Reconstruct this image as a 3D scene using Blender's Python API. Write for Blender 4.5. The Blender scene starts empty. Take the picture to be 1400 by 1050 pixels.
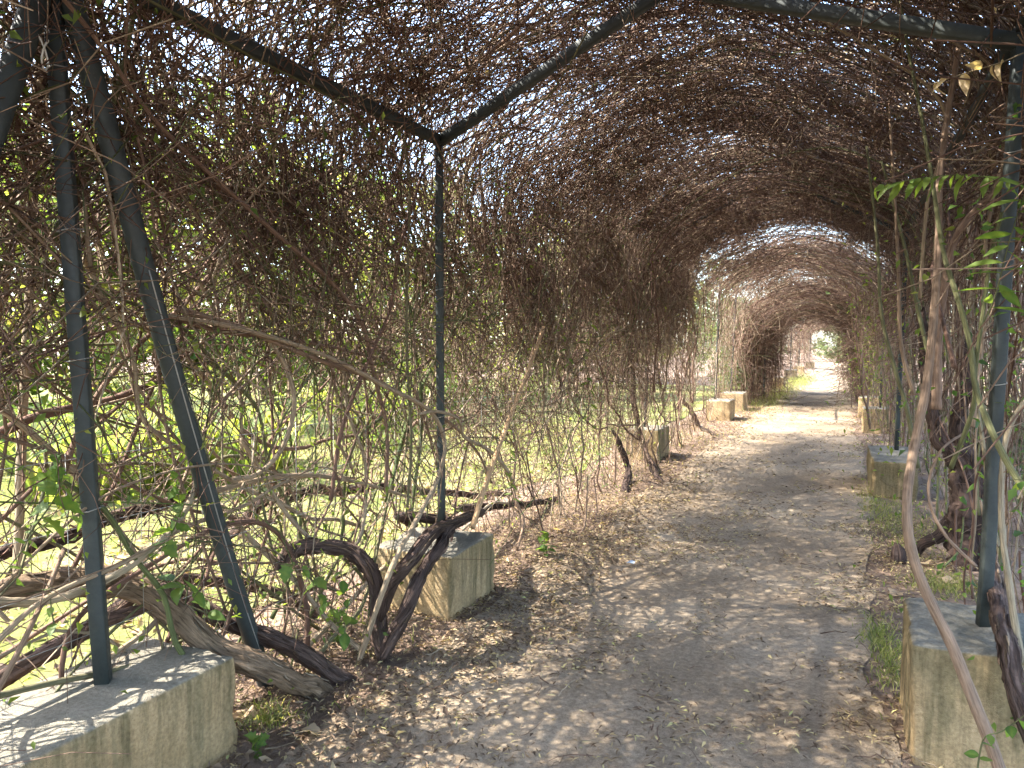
import bpy, math, random
import numpy as np
from mathutils import Vector, noise as mnoise

# ------------------------------------------------------------------ camera, sky, sun, exposure
SC = bpy.context.scene
COL = SC.collection
F = 1000.0                                        # focal length in photo pixels (photo is 1400 wide)
PITCH = math.radians(3.034)
YAW = math.radians(23.96)
EYE = np.array([0.0, 0.0, 1.6])
cam_d = bpy.data.cameras.new('camera')
cam_d.sensor_width = 36.0
cam_d.lens = 36.0 * F / 1400.0
cam_d.clip_start = 0.05
cam_d.clip_end = 2000
cam = bpy.data.objects.new('camera', cam_d)
COL.objects.link(cam)
cam.location = EYE
cam.rotation_euler = (math.pi / 2 - PITCH, 0, YAW)
SC.camera = cam

SUN_EL = math.radians(50)
SUN_H = np.array([-0.94, -0.34])                  # horizontal direction towards the sun
SUN_H = SUN_H / np.linalg.norm(SUN_H)
world = bpy.data.worlds.new('World')
SC.world = world
world.use_nodes = True
wn = world.node_tree.nodes
wl = world.node_tree.links
wn.clear()
wo = wn.new('ShaderNodeOutputWorld')
wb = wn.new('ShaderNodeBackground')
ws = wn.new('ShaderNodeTexSky')
ws.sky_type = 'NISHITA'
ws.sun_disc = False
ws.sun_elevation = SUN_EL
ws.sun_rotation = math.atan2(SUN_H[0], SUN_H[1])
ws.air_density = 1.0
ws.dust_density = 1.6
ws.ozone_density = 1.0
wb.inputs['Strength'].default_value = 0.15
wl.new(ws.outputs[0], wb.inputs[0])
wl.new(wb.outputs[0], wo.inputs[0])

sun_d = bpy.data.lights.new('sun', 'SUN')
sun_d.energy = 2.6
sun_d.angle = math.radians(0.53)
sun_d.color = (1.0, 0.95, 0.86)
sun = bpy.data.objects.new('sun', sun_d)
COL.objects.link(sun)
sd = Vector((SUN_H[0] * math.cos(SUN_EL), SUN_H[1] * math.cos(SUN_EL), math.sin(SUN_EL)))
sun.rotation_euler = sd.to_track_quat('Z', 'Y').to_euler()
sun.location = (-8, 0, 12)

SC.render.engine = 'CYCLES'
SC.view_settings.view_transform = 'Standard'
SC.view_settings.look = 'None'
SC.view_settings.exposure = 3.28
SC.view_settings.gamma = 1.0
SC.view_settings.use_curve_mapping = False
SC.cycles.max_bounces = 8
SC.cycles.diffuse_bounces = 5
SC.cycles.use_denoising = True

rng = np.random.default_rng(7)
random.seed(7)

# ------------------------------------------------------------------ pixel -> world (real depth given each time)
def ray(u, v):
    c = ((u - 700) / F, -(v - 525) / F, -1.0)
    a = math.pi / 2 - PITCH
    ca, sa = math.cos(a), math.sin(a)
    d = (c[0], ca * c[1] - sa * c[2], sa * c[1] + ca * c[2])
    cy, sy = math.cos(YAW), math.sin(YAW)
    return np.array([cy * d[0] - sy * d[1], sy * d[0] + cy * d[1], d[2]])
def atz(u, v, z=0.0):
    d = ray(u, v); return EYE + d * ((z - EYE[2]) / d[2])
def atx(u, v, x):
    d = ray(u, v); return EYE + d * (x / d[0])
def aty(u, v, y):
    d = ray(u, v); return EYE + d * (y / d[1])

# ------------------------------------------------------------------ object helpers
def tag(o, label=None, cat=None, group=None, kind=None):
    if label: o['label'] = label
    if cat: o['category'] = cat
    if group: o['group'] = group
    if kind: o['kind'] = kind
    return o

def mesh_np(name, V, quads=None, tris=None, uv=None, tint=None, smooth=True, mats=()):
    me = bpy.data.meshes.new(name)
    V = np.asarray(V, dtype=np.float32).reshape(-1, 3)
    q = np.zeros((0, 4), np.int32) if quads is None else np.asarray(quads, np.int32).reshape(-1, 4)
    t = np.zeros((0, 3), np.int32) if tris is None else np.asarray(tris, np.int32).reshape(-1, 3)
    loops = np.concatenate([q.ravel(), t.ravel()])
    nq, nt = len(q), len(t)
    starts = np.concatenate([np.arange(nq) * 4, nq * 4 + np.arange(nt) * 3]).astype(np.int32)
    me.vertices.add(len(V)); me.vertices.foreach_set('co', V.ravel())
    me.loops.add(len(loops)); me.loops.foreach_set('vertex_index', loops.astype(np.int32))
    me.polygons.add(nq + nt); me.polygons.foreach_set('loop_start', starts)
    if smooth:
        me.polygons.foreach_set('use_smooth', np.ones(nq + nt, dtype=bool))
    if uv is not None:
        l = me.uv_layers.new(name='UVMap')
        l.data.foreach_set('uv', np.asarray(uv, np.float32)[loops].ravel())
    if tint is not None:
        a = me.attributes.new('tint', 'FLOAT', 'POINT')
        a.data.foreach_set('value', np.asarray(tint, np.float32).ravel())
    for m in mats: me.materials.append(m)
    me.update(calc_edges=True)
    me.validate()
    return me

def link(name, me, parent=None):
    o = bpy.data.objects.new(name, me)
    COL.objects.link(o)
    if parent is not None: o.parent = parent
    return o

def empty(name, loc=(0, 0, 0)):
    o = bpy.data.objects.new(name, None)
    o.empty_display_size = 0.1
    COL.objects.link(o)
    o.location = [float(c) for c in loc]
    return o

def norm(v):
    return v / np.maximum(np.linalg.norm(v, axis=-1, keepdims=True), 1e-9)

def tubes(P, R, S, tint, rough=0.0, caps=False, ridge=0.0):
    """P [N,K,3] centre lines, R [N,K] radii -> arrays for mesh_np"""
    N, K, _ = P.shape
    T = np.empty_like(P)
    T[:, 1:-1] = P[:, 2:] - P[:, :-2]
    T[:, 0] = P[:, 1] - P[:, 0]
    T[:, -1] = P[:, -1] - P[:, -2]
    T = norm(T)
    ref = norm(rng.normal(size=(N, 1, 3)))
    # keep reference off the mean axis
    ax = norm(P[:, -1:] - P[:, :1])
    ref = norm(ref - ax * np.sum(ref * ax, -1, keepdims=True))
    U = norm(np.cross(T, ref))
    W = np.cross(T, U)
    ang = np.arange(S) * 2 * np.pi / S
    rr = R[:, :, None] * (1 + (rng.normal(size=(N, K, S)) * rough if rough else 0))
    if ridge:                                       # long fibrous ridges that drift round the stem
        rg = rng.normal(size=(N, 1, S)); acc = np.empty((N, K, S))
        for k in range(K):
            rg = rg * 0.88 + rng.normal(size=(N, 1, S)) * 0.47; acc[:, k] = rg[:, 0]
        rr = rr * (1 + ridge * acc)
    V = P[:, :, None, :] + rr[..., None] * (np.cos(ang)[None, None, :, None] * U[:, :, None, :] + np.sin(ang)[None, None, :, None] * W[:, :, None, :])
    idx = np.arange(N * K * S).reshape(N, K, S)
    a = idx[:, :-1, :]; b = np.roll(idx, -1, axis=2)[:, :-1, :]
    c = np.roll(idx, -1, axis=2)[:, 1:, :]; d = idx[:, 1:, :]
    quads = np.stack([a, b, c, d], -1).reshape(-1, 4)
    seg = np.linalg.norm(np.diff(P, axis=1), axis=-1)
    L = np.concatenate([np.zeros((N, 1)), np.cumsum(seg, 1)], 1)
    uv = np.stack(np.broadcast_arrays(np.abs(np.arange(S) * 2.0 / S - 1)[None, None, :] + 0 * L[:, :, None], L[:, :, None] + rng.uniform(0, 50, (N, 1, 1))), -1)
    tt = np.broadcast_to(np.asarray(tint)[:, None, None], (N, K, S))
    tris = None
    Vf = V.reshape(-1, 3); uvf = uv.reshape(-1, 2); tf = tt.ravel()
    if caps:
        base = len(Vf)
        ends = np.concatenate([P[:, 0], P[:, -1]])
        Vf = np.concatenate([Vf, ends])
        uvf = np.concatenate([uvf, np.zeros((2 * N, 2))])
        tf = np.concatenate([tf, np.asarray(tint), np.asarray(tint)])
        i0 = idx[:, 0, :]; i1 = idx[:, -1, :]
        c0 = (base + np.arange(N))[:, None] + 0 * i0
        c1 = (base + N + np.arange(N))[:, None] + 0 * i1
        tris = np.concatenate([np.stack([c0, np.roll(i0, -1, 1), i0], -1).reshape(-1, 3), np.stack([c1, i1, np.roll(i1, -1, 1)], -1).reshape(-1, 3)])
    return dict(V=Vf, quads=quads, tris=tris, uv=uvf, tint=tf)

def spline(pts, n):
    """Catmull-Rom through pts, n points evenly by parameter"""
    p = np.asarray(pts, float)
    if len(p) == 2:
        return p[0] + (p[1] - p[0]) * np.linspace(0, 1, n)[:, None]
    p = np.concatenate([[2 * p[0] - p[1]], p, [2 * p[-1] - p[-2]]])
    d = np.linalg.norm(np.diff(p[1:-1], axis=0), axis=1)
    cum = np.concatenate([[0], np.cumsum(d)])
    s = np.linspace(0, cum[-1], n)
    i = np.clip(np.searchsorted(cum, s, side='right') - 1, 0, len(d) - 1)
    t = ((s - cum[i]) / np.maximum(d[i], 1e-9))[:, None]
    p0, p1, p2, p3 = p[i], p[i + 1], p[i + 2], p[i + 3]
    return 0.5 * (2 * p1 + (p2 - p0) * t + (2 * p0 - 5 * p1 + 4 * p2 - p3) * t ** 2 + (3 * p1 - p0 - 3 * p2 + p3) * t ** 3)

# ------------------------------------------------------------------ materials
def new_mat(name):
    m = bpy.data.materials.new(name); m.use_nodes = True
    nt = m.node_tree; nt.nodes.clear()
    out = nt.nodes.new('ShaderNodeOutputMaterial')
    return m, nt, out
def N(nt, t, **kw):
    n = nt.nodes.new(t)
    for k, v in kw.items():
        if hasattr(n, k): setattr(n, k, v)
        else: n.inputs[k].default_value = v
    return n
def ramp(nt, stops, fac, interp='LINEAR'):
    r = nt.nodes.new('ShaderNodeValToRGB')
    r.color_ramp.interpolation = interp
    e = r.color_ramp.elements
    while len(e) < len(stops): e.new(0.5)
    for el, (p, c) in zip(e, stops):
        el.position = p; el.color = (*c, 1) if len(c) == 3 else c
    nt.links.new(fac, r.inputs[0])
    return r
def mix(nt, a, b, fac, mode='MIX'):
    m = nt.nodes.new('ShaderNodeMix'); m.data_type = 'RGBA'; m.blend_type = mode
    for sock, val in ((m.inputs[0], fac), (m.inputs[6], a), (m.inputs[7], b)):
        if hasattr(val, 'is_linked') or hasattr(val, 'links'): nt.links.new(val, sock)
        elif isinstance(val, (int, float)): sock.default_value = val
        else: sock.default_value = (*val, 1)
    return m.outputs[2]
def bump(nt, h, strength, dist):
    b = nt.nodes.new('ShaderNodeBump'); b.inputs['Strength'].default_value = strength; b.inputs['Distance'].default_value = dist
    nt.links.new(h, b.inputs['Height']); return b.outputs[0]

def wood_mat(name, stops, rough=0.85):
    m, nt, out = new_mat(name)
    p = N(nt, 'ShaderNodeBsdfPrincipled', Roughness=rough)
    p.inputs['Specular IOR Level'].default_value = 0.25
    at = N(nt, 'ShaderNodeAttribute', attribute_name='tint')
    r = ramp(nt, stops, at.outputs['Fac'])
    uv = N(nt, 'ShaderNodeUVMap')
    mp = N(nt, 'ShaderNodeMapping'); mp.inputs['Scale'].default_value = (7, 9, 1)
    nt.links.new(uv.outputs[0], mp.inputs[0])
    nz = N(nt, 'ShaderNodeTexNoise', Scale=1.0, Detail=5.0, Roughness=0.65)
    nt.links.new(mp.outputs[0], nz.inputs['Vector'])
    rr = ramp(nt, [(0.3, (0.45, 0.42, 0.40)), (0.7, (1.45, 1.42, 1.38))], nz.outputs['Fac'])
    c = mix(nt, r.outputs[0], rr.outputs[0], 1.0, 'MULTIPLY')
    nt.links.new(c, p.inputs['Base Color'])
    nt.links.new(bump(nt, nz.outputs['Fac'], 0.8, 0.01), p.inputs['Normal'])
    nt.links.new(p.outputs[0], out.inputs[0])
    return m
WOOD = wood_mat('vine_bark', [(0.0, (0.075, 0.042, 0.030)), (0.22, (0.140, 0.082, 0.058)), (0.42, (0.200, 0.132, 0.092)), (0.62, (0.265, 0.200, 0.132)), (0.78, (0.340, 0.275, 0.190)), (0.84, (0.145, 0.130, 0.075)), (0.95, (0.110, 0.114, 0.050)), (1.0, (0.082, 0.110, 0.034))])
STAKE = wood_mat('weathered_stake_wood', [(0.0, (0.34, 0.22, 0.12)), (1.0, (0.42, 0.28, 0.16))])

def bark_trunk_mat():
    m, nt, out = new_mat('shaggy_bark')
    p = N(nt, 'ShaderNodeBsdfPrincipled', Roughness=0.9)
    p.inputs['Specular IOR Level'].default_value = 0.15
    at = N(nt, 'ShaderNodeAttribute', attribute_name='tint')
    base = ramp(nt, [(0.0, (0.075, 0.052, 0.045)), (0.4, (0.14, 0.095, 0.075)), (0.7, (0.24, 0.165, 0.105)), (1.0, (0.30, 0.24, 0.17))], at.outputs['Fac'])
    uv = N(nt, 'ShaderNodeUVMap')
    mp = N(nt, 'ShaderNodeMapping'); mp.inputs['Scale'].default_value = (11, 7, 1)
    nt.links.new(uv.outputs[0], mp.inputs[0])
    nz = N(nt, 'ShaderNodeTexNoise', Scale=1.0, Detail=8.0, Roughness=0.7, Distortion=0.6)
    nt.links.new(mp.outputs[0], nz.inputs['Vector'])
    rr = ramp(nt, [(0.33, (0.22, 0.20, 0.19)), (0.5, (0.9, 0.88, 0.86)), (0.68, (1.6, 1.55, 1.5))], nz.outputs['Fac'])
    nt.links.new(mix(nt, base.outputs[0], rr.outputs[0], 1.0, 'MULTIPLY'), p.inputs['Base Color'])
    nt.links.new(bump(nt, nz.outputs['Fac'], 1.0, 0.03), p.inputs['Normal'])
    nt.links.new(p.outputs[0], out.inputs[0])
    return m
TRUNK = bark_trunk_mat()

def leaf_mat(name, stops, trans=0.45, rough=0.55):
    m, nt, out = new_mat(name)
    at = N(nt, 'ShaderNodeAttribute', attribute_name='tint')
    r = ramp(nt, stops, at.outputs['Fac'])
    p = N(nt, 'ShaderNodeBsdfPrincipled', Roughness=rough)
    p.inputs['Specular IOR Level'].default_value = 0.3
    nt.links.new(r.outputs[0], p.inputs['Base Color'])
    t = N(nt, 'ShaderNodeBsdfTranslucent')
    nt.links.new(mix(nt, r.outputs[0], (2.5, 2.4, 1.1), 1.0, 'MULTIPLY'), t.inputs['Color'])
    mx = N(nt, 'ShaderNodeMixShader', Fac=trans) if False else nt.nodes.new('ShaderNodeMixShader')
    mx.inputs[0].default_value = trans
    nt.links.new(p.outputs[0], mx.inputs[1]); nt.links.new(t.outputs[0], mx.inputs[2])
    nt.links.new(mx.outputs[0], out.inputs[0])
    return m
LEAF = leaf_mat('green_leaf', [(0, (0.030, 0.060, 0.018)), (0.5, (0.060, 0.115, 0.025)), (1, (0.12, 0.17, 0.035))])
FOLI = leaf_mat('tree_foliage', [(0, (0.060, 0.100, 0.024)), (0.5, (0.110, 0.150, 0.034)), (0.85, (0.165, 0.180, 0.050)), (1, (0.21, 0.185, 0.075))], 0.58)
STRAP = leaf_mat('strap_leaf', [(0, (0.07, 0.115, 0.03)), (0.5, (0.13, 0.175, 0.05)), (1, (0.24, 0.23, 0.08))], 0.5)
PALEF = leaf_mat('pale_foliage', [(0, (0.07, 0.095, 0.05)), (0.6, (0.11, 0.14, 0.075)), (1, (0.15, 0.17, 0.10))], 0.45)
DRY = leaf_mat('dry_leaf', [(0, (0.055, 0.034, 0.022)), (0.3, (0.13, 0.085, 0.055)), (0.55, (0.22, 0.15, 0.09)), (0.8, (0.40, 0.31, 0.17)), (0.93, (0.50, 0.42, 0.20)), (1, (0.30, 0.33, 0.10))], 0.15, 0.7)
TANLEAF = leaf_mat('papery_leaf', [(0, (0.30, 0.20, 0.13)), (1, (0.48, 0.38, 0.24))], 0.35, 0.7)
GRASS = leaf_mat('grass_blade', [(0, (0.07, 0.10, 0.028)), (0.45, (0.15, 0.17, 0.05)), (1, (0.38, 0.33, 0.16))], 0.4)

def dirt_mat(name, c0, c1, c2, big=0.9):
    m, nt, out = new_mat(name)
    p = N(nt, 'ShaderNodeBsdfPrincipled', Roughness=0.95)
    p.inputs['Specular IOR Level'].default_value = 0.1
    tc = N(nt, 'ShaderNodeTexCoord')
    n1 = N(nt, 'ShaderNodeTexNoise', Scale=big, Detail=6.0, Roughness=0.6)
    n2 = N(nt, 'ShaderNodeTexNoise', Scale=38.0, Detail=6.0, Roughness=0.7)
    n3 = N(nt, 'ShaderNodeTexNoise', Scale=240.0, Detail=3.0)
    for n in (n1, n2, n3): nt.links.new(tc.outputs['Object'], n.inputs['Vector'])
    r1 = ramp(nt, [(0.35, c0), (0.5, c1), (0.66, c2)], n1.outputs['Fac'])
    r2 = ramp(nt, [(0.3, (0.62, 0.60, 0.58)), (0.7, (1.32, 1.3, 1.28))], n2.outputs['Fac'])
    r3 = ramp(nt, [(0.3, (0.75, 0.75, 0.75)), (0.7, (1.2, 1.2, 1.2))], n3.outputs['Fac'])
    c = mix(nt, mix(nt, r1.outputs[0], r2.outputs[0], 1.0, 'MULTIPLY'), r3.outputs[0], 1.0, 'MULTIPLY')
    nt.links.new(c, p.inputs['Base Color'])
    ad = N(nt, 'ShaderNodeMath', operation='ADD'); nt.links.new(n2.outputs['Fac'], ad.inputs[0]); nt.links.new(n3.outputs['Fac'], ad.inputs[1])
    nt.links.new(bump(nt, ad.outputs[0], 0.7, 0.012), p.inputs['Normal'])
    nt.links.new(p.outputs[0], out.inputs[0])
    return m
PATH_M = dirt_mat('path_dirt', (0.235, 0.178, 0.120), (0.300, 0.232, 0.160), (0.370, 0.296, 0.210))
SOIL_M = dirt_mat('soil', (0.15, 0.105, 0.075), (0.21, 0.15, 0.11), (0.29, 0.215, 0.155))
LAWN_M = dirt_mat('dry_lawn', (0.10, 0.125, 0.030), (0.185, 0.195, 0.060), (0.32, 0.285, 0.145), 0.9)

def concrete_mat():
    m, nt, out = new_mat('weathered_render')
    p = N(nt, 'ShaderNodeBsdfPrincipled', Roughness=0.9)
    p.inputs['Specular IOR Level'].default_value = 0.15
    tc = N(nt, 'ShaderNodeTexCoord'); geo = N(nt, 'ShaderNodeNewGeometry'); oi = N(nt, 'ShaderNodeObjectInfo')
    at = N(nt, 'ShaderNodeAttribute', attribute_name='tint')          # how mossy this block is
    off = N(nt, 'ShaderNodeVectorMath', operation='ADD')
    sc = N(nt, 'ShaderNodeVectorMath', operation='SCALE'); 
    cmb = N(nt, 'ShaderNodeCombineXYZ')
    for i in range(3): nt.links.new(oi.outputs['Random'], cmb.inputs[i])
    nt.links.new(cmb.outputs[0], sc.inputs[0]); sc.inputs['Scale'].default_value = 37.0
    nt.links.new(tc.outputs['Object'], off.inputs[0]); nt.links.new(sc.outputs[0], off.inputs[1])
    def nz(scale, vec_scale=None, det=6.0, rough=0.6):
        n = N(nt, 'ShaderNodeTexNoise', Scale=scale, Detail=det, Roughness=rough)
        if vec_scale:
            mp = N(nt, 'ShaderNodeMapping'); mp.inputs['Scale'].default_value = vec_scale
            nt.links.new(off.outputs[0], mp.inputs[0]); nt.links.new(mp.outputs[0], n.inputs['Vector'])
        else: nt.links.new(off.outputs[0], n.inputs['Vector'])
        return n
    big = nz(3.0); fine = nz(70.0); grit = nz(260.0, det=2.0)
    streak = nz(1.0, (16, 16, 1.6)); streak2 = nz(1.0, (30, 30, 2.2))
    tan = ramp(nt, [(0.3, (0.285, 0.196, 0.098)), (0.55, (0.375, 0.268, 0.145)), (0.75, (0.45, 0.338, 0.198))], big.outputs['Fac'])
    # mossy streaks that run down from the top edge
    sep = N(nt, 'ShaderNodeSeparateXYZ'); nt.links.new(tc.outputs['Object'], sep.inputs[0])
    hz = N(nt, 'ShaderNodeMapRange'); hz.inputs['From Min'].default_value = 0.02; hz.inputs['From Max'].default_value = 0.42
    nt.links.new(sep.outputs[2], hz.inputs[0])
    mul = N(nt, 'ShaderNodeMath', operation='MULTIPLY_ADD')
    nt.links.new(hz.outputs[0], mul.inputs[0]); mul.inputs[1].default_value = 0.16; nt.links.new(streak.outputs['Fac'], mul.inputs[2])
    ad2 = N(nt, 'ShaderNodeMath', operation='ADD'); nt.links.new(mul.outputs[0], ad2.inputs[0])
    at2 = N(nt, 'ShaderNodeMath', operation='MULTIPLY_ADD'); nt.links.new(at.outputs['Fac'], at2.inputs[0]); at2.inputs[1].default_value = 0.36; at2.inputs[2].default_value = -0.1
    nt.links.new(at2.outputs[0], ad2.inputs[1])
    sm = ramp(nt, [(0.53, (0, 0, 0)), (0.70, (1, 1, 1))], ad2.outputs[0])
    moss = ramp(nt, [(0.35, (0.105, 0.086, 0.044)), (0.6, (0.205, 0.163, 0.088))], streak2.outputs['Fac'])
    smf = N(nt, 'ShaderNodeMath', operation='MULTIPLY'); nt.links.new(sm.outputs[0], smf.inputs[0]); smf.inputs[1].default_value = 0.85
    side = mix(nt, tan.outputs[0], moss.outputs[0], smf.outputs[0])
    # grey weathered top
    sepn = N(nt, 'ShaderNodeSeparateXYZ'); nt.links.new(geo.outputs['Normal'], sepn.inputs[0])
    topc = ramp(nt, [(0.3, (0.125, 0.115, 0.092)), (0.5, (0.180, 0.165, 0.132)), (0.7, (0.26, 0.235, 0.185))], big.outputs['Fac'])
    topf = ramp(nt, [(0.55, (0, 0, 0)), (0.85, (1, 1, 1))], sepn.outputs[2])
    c = mix(nt, side, topc.outputs[0], topf.outputs[0])
    r2 = ramp(nt, [(0.3, (0.72, 0.71, 0.69)), (0.7, (1.22, 1.21, 1.19))], fine.outputs['Fac'])
    c = mix(nt, c, r2.outputs[0], 1.0, 'MULTIPLY')
    nt.links.new(c, p.inputs['Base Color'])
    hh = N(nt, 'ShaderNodeMath', operation='ADD'); nt.links.new(fine.outputs['Fac'], hh.inputs[0]); nt.links.new(grit.outputs['Fac'], hh.inputs[1])
    nt.links.new(bump(nt, hh.outputs[0], 0.8, 0.008), p.inputs['Normal'])
    nt.links.new(p.outputs[0], out.inputs[0])
    return m
CONC = concrete_mat()

def steel_mat():
    m, nt, out = new_mat('green_painted_steel')
    p = N(nt, 'ShaderNodeBsdfPrincipled', Roughness=0.45)
    p.inputs['Specular IOR Level'].default_value = 0.35
    tc = N(nt, 'ShaderNodeTexCoord')
    n1 = N(nt, 'ShaderNodeTexNoise', Scale=6.0, Detail=8.0, Roughness=0.7)
    n2 = N(nt, 'ShaderNodeTexNoise', Scale=60.0, Detail=5.0, Roughness=0.7)
    for n in (n1, n2): nt.links.new(tc.outputs['Object'], n.inputs['Vector'])
    r = ramp(nt, [(0.3, (0.022, 0.027, 0.026)), (0.55, (0.033, 0.040, 0.037)), (0.75, (0.056, 0.062, 0.055))], n1.outputs['Fac'])
    ch = ramp(nt, [(0.66, (0, 0, 0)), (0.74, (1, 1, 1))], n2.outputs['Fac'])
    chf = N(nt, 'ShaderNodeMath', operation='MULTIPLY'); nt.links.new(ch.outputs[0], chf.inputs[0]); chf.inputs[1].default_value = 0.45
    n3 = N(nt, 'ShaderNodeTexNoise', Scale=23.0, Detail=7.0, Roughness=0.75)
    nt.links.new(tc.outputs['Object'], n3.inputs['Vector'])
    ru = ramp(nt, [(0.62, (0, 0, 0)), (0.72, (1, 1, 1))], n3.outputs['Fac'])
    ruf = N(nt, 'ShaderNodeMath', operation='MULTIPLY'); nt.links.new(ru.outputs[0], ruf.inputs[0]); ruf.inputs[1].default_value = 0.6
    c1 = mix(nt, r.outputs[0], (0.085, 0.045, 0.026), ruf.outputs[0])
    nt.links.new(mix(nt, c1, (0.20, 0.185, 0.15), chf.outputs[0]), p.inputs['Base Color'])
    rr = ramp(nt, [(0.3, (0.45, 0.45, 0.45)), (0.7, (0.72, 0.72, 0.72))], n2.outputs['Fac'])
    nt.links.new(rr.outputs[0], p.inputs['Roughness'])
    nt.links.new(bump(nt, n2.outputs['Fac'], 0.15, 0.003), p.inputs['Normal'])
    nt.links.new(p.outputs[0], out.inputs[0])
    return m
STEEL = steel_mat()
def flat_mat(name, c, rough=0.6, metal=0.0):
    m, nt, out = new_mat(name)
    p = N(nt, 'ShaderNodeBsdfPrincipled', Roughness=rough, Metallic=metal)
    tc = N(nt, 'ShaderNodeTexCoord'); n = N(nt, 'ShaderNodeTexNoise', Scale=40.0, Detail=4.0)
    nt.links.new(tc.outputs['Object'], n.inputs['Vector'])
    r = ramp(nt, [(0.3, tuple(x * 0.8 for x in c)), (0.7, tuple(min(1, x * 1.15) for x in c))], n.outputs['Fac'])
    nt.links.new(r.outputs[0], p.inputs['Base Color'])
    nt.links.new(p.outputs[0], out.inputs[0])
    return m
WIRE = flat_mat('galvanised_wire', (0.32, 0.31, 0.28), 0.5, 0.6)
TWINE = flat_mat('pale_twine', (0.55, 0.53, 0.46), 0.8)
PAPER = flat_mat('scrap_paper', (0.38, 0.43, 0.48), 0.8)

# ------------------------------------------------------------------ terrain
def fbm(x, y, f, seed=0.0):
    return mnoise.fractal(Vector((x * f + seed, y * f - seed, seed * 0.37)), 1.0, 2.0, 4)
def hgt(x, y):
    """ground height, metres"""
    c = -0.75 + 0.009 * y
    d = (x - c) / 1.35
    h = -0.035 * math.exp(-d * d * 1.5) + 0.018 * fbm(x, y, 0.9, 3.1) + 0.010 * fbm(x, y, 3.2, 9.7)
    return h
def grid_sheet(name, xs_of, ys, nx, mat, dz, fine=0.0):
    V = []; 
    for y in ys:
        x0, x1 = xs_of(y)
        for i in range(nx):
            x = x0 + (x1 - x0) * i / (nx - 1)
            z = hgt(x, y) + dz
            if fine: z += fine * fbm(x, y, 9.0, 1.3) + fine * 0.5 * fbm(x, y, 25.0, 5.3)
            V.append((x, y, z))
    ny = len(ys)
    id_ = np.arange(ny * nx).reshape(ny, nx)
    q = np.stack([id_[:-1, :-1], id_[:-1, 1:], id_[1:, 1:], id_[1:, :-1]], -1).reshape(-1, 4)
    o = link(name, mesh_np(name, V, q, mats=[mat]))
    o['kind'] = 'structure'
    return o
def pathc(y): return -0.82 + 0.012 * max(y, 0)
ys_n = np.concatenate([np.arange(-6, 14, 0.055), np.arange(14, 40, 0.25), np.arange(40, 96, 1.0)])
grid_sheet('path', lambda y: (pathc(y) - 1.12 + 0.16 * fbm(1, y, 0.6, 2.0), pathc(y) + 1.02 + 0.14 * fbm(7, y, 0.7, 4.0)), ys_n, 44, PATH_M, 0.010, 0.006)
gx = np.concatenate([[-400, -120, -60], np.arange(-30, -4, 1.0), np.arange(-4, 3, 0.12), np.arange(3, 20, 1.0), [30, 60, 120, 400]])
gy = np.concatenate([[-300, -80, -30], np.arange(-10, 16, 0.2), np.arange(16, 80, 1.0), [90, 120, 200, 500]])
Vg = [(x, y, hgt(x, y)) for y in gy for x in gx]
ig = np.arange(len(gx) * len(gy)).reshape(len(gy), len(gx))
qg = np.stack([ig[:-1, :-1], ig[:-1, 1:], ig[1:, 1:], ig[1:, :-1]], -1).reshape(-1, 4)
link('ground', mesh_np('ground', Vg, qg, mats=[SOIL_M]))['kind'] = 'structure'
grid_sheet('lawn', lambda y: (-42, -3.1 + 0.35 * fbm(3, y, 0.5, 8.0)), np.concatenate([np.arange(-12, 14, 0.25), np.arange(14, 30, 0.6)]), 60, LAWN_M, 0.014)

# ------------------------------------------------------------------ concrete blocks
def block(x0, x1, y0, y1, h, moss, label, rot=0.0):
    import bmesh
    bm = bmesh.new()
    bmesh.ops.create_cube(bm, size=1.0)
    cx, cy = (x0 + x1) / 2, (y0 + y1) / 2
    w, d = x1 - x0, y1 - y0
    for v in bm.verts:
        v.co = Vector((v.co.x * w, v.co.y * d, -0.16 if v.co.z < 0 else h))
        v.co.x += random.uniform(-0.012, 0.012); v.co.y += random.uniform(-0.012, 0.012)
    bmesh.ops.bevel(bm, geom=list(bm.edges), offset=0.022, segments=3, affect='EDGES', profile=0.6)
    bmesh.ops.subdivide_edges(bm, edges=[e for e in bm.edges if e.calc_length() > 0.2], cuts=11, use_grid_fill=True)
    sd_ = random.uniform(0, 50)
    for v in bm.verts:
        n = v.normal
        k = 0.011 * mnoise.fractal(v.co * 5 + Vector((sd_, 0, 0)), 1.0, 2.0, 3)
        v.co += n * k
        edge = (abs(v.co.x) > w / 2 - 0.03) + (abs(v.co.y) > d / 2 - 0.03) + (v.co.z > h - 0.03)
        if edge >= 2:
            v.co -= Vector((math.copysign(1, v.co.x), math.copysign(1, v.co.y), 0.5)) * 0.022 * max(0, mnoise.noise(v.co * 11 + Vector((0, sd_, 0))))
    me = bpy.data.meshes.new('concrete_block')
    bm.to_mesh(me); bm.free()
    a = me.attributes.new('tint', 'FLOAT', 'POINT')
    a.data.foreach_set('value', np.full(len(me.vertices), moss, np.float32))
    me.polygons.foreach_set('use_smooth', np.ones(len(me.polygons), bool))
    me.materials.append(CONC)
    o = link('concrete_block', me)
    o.location = (cx, cy, 0); o.rotation_euler[2] = rot
    tag(o, label, 'concrete block', 'concrete blocks that carry the posts')
    return o
block(-2.64, -2.13, 1.02, 2.14, 0.38, 0.30, 'long grey topped concrete block in the near left corner under the first post')
block(-2.56, -2.01, 3.66, 4.26, 0.38, 0.42, 'tan concrete block beside the litter with green streaks and a dark stem draped over it')
block(-2.72, -2.24, 10.05, 10.75, 0.42, 0.36, 'half hidden tan concrete block behind upright stems, where the left wall opens')
block(-2.55, -2.04, 15.95, 16.75, 0.42, 0.05, 'clean orange tan block, nearer of the pair in the sunny gap')
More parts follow.
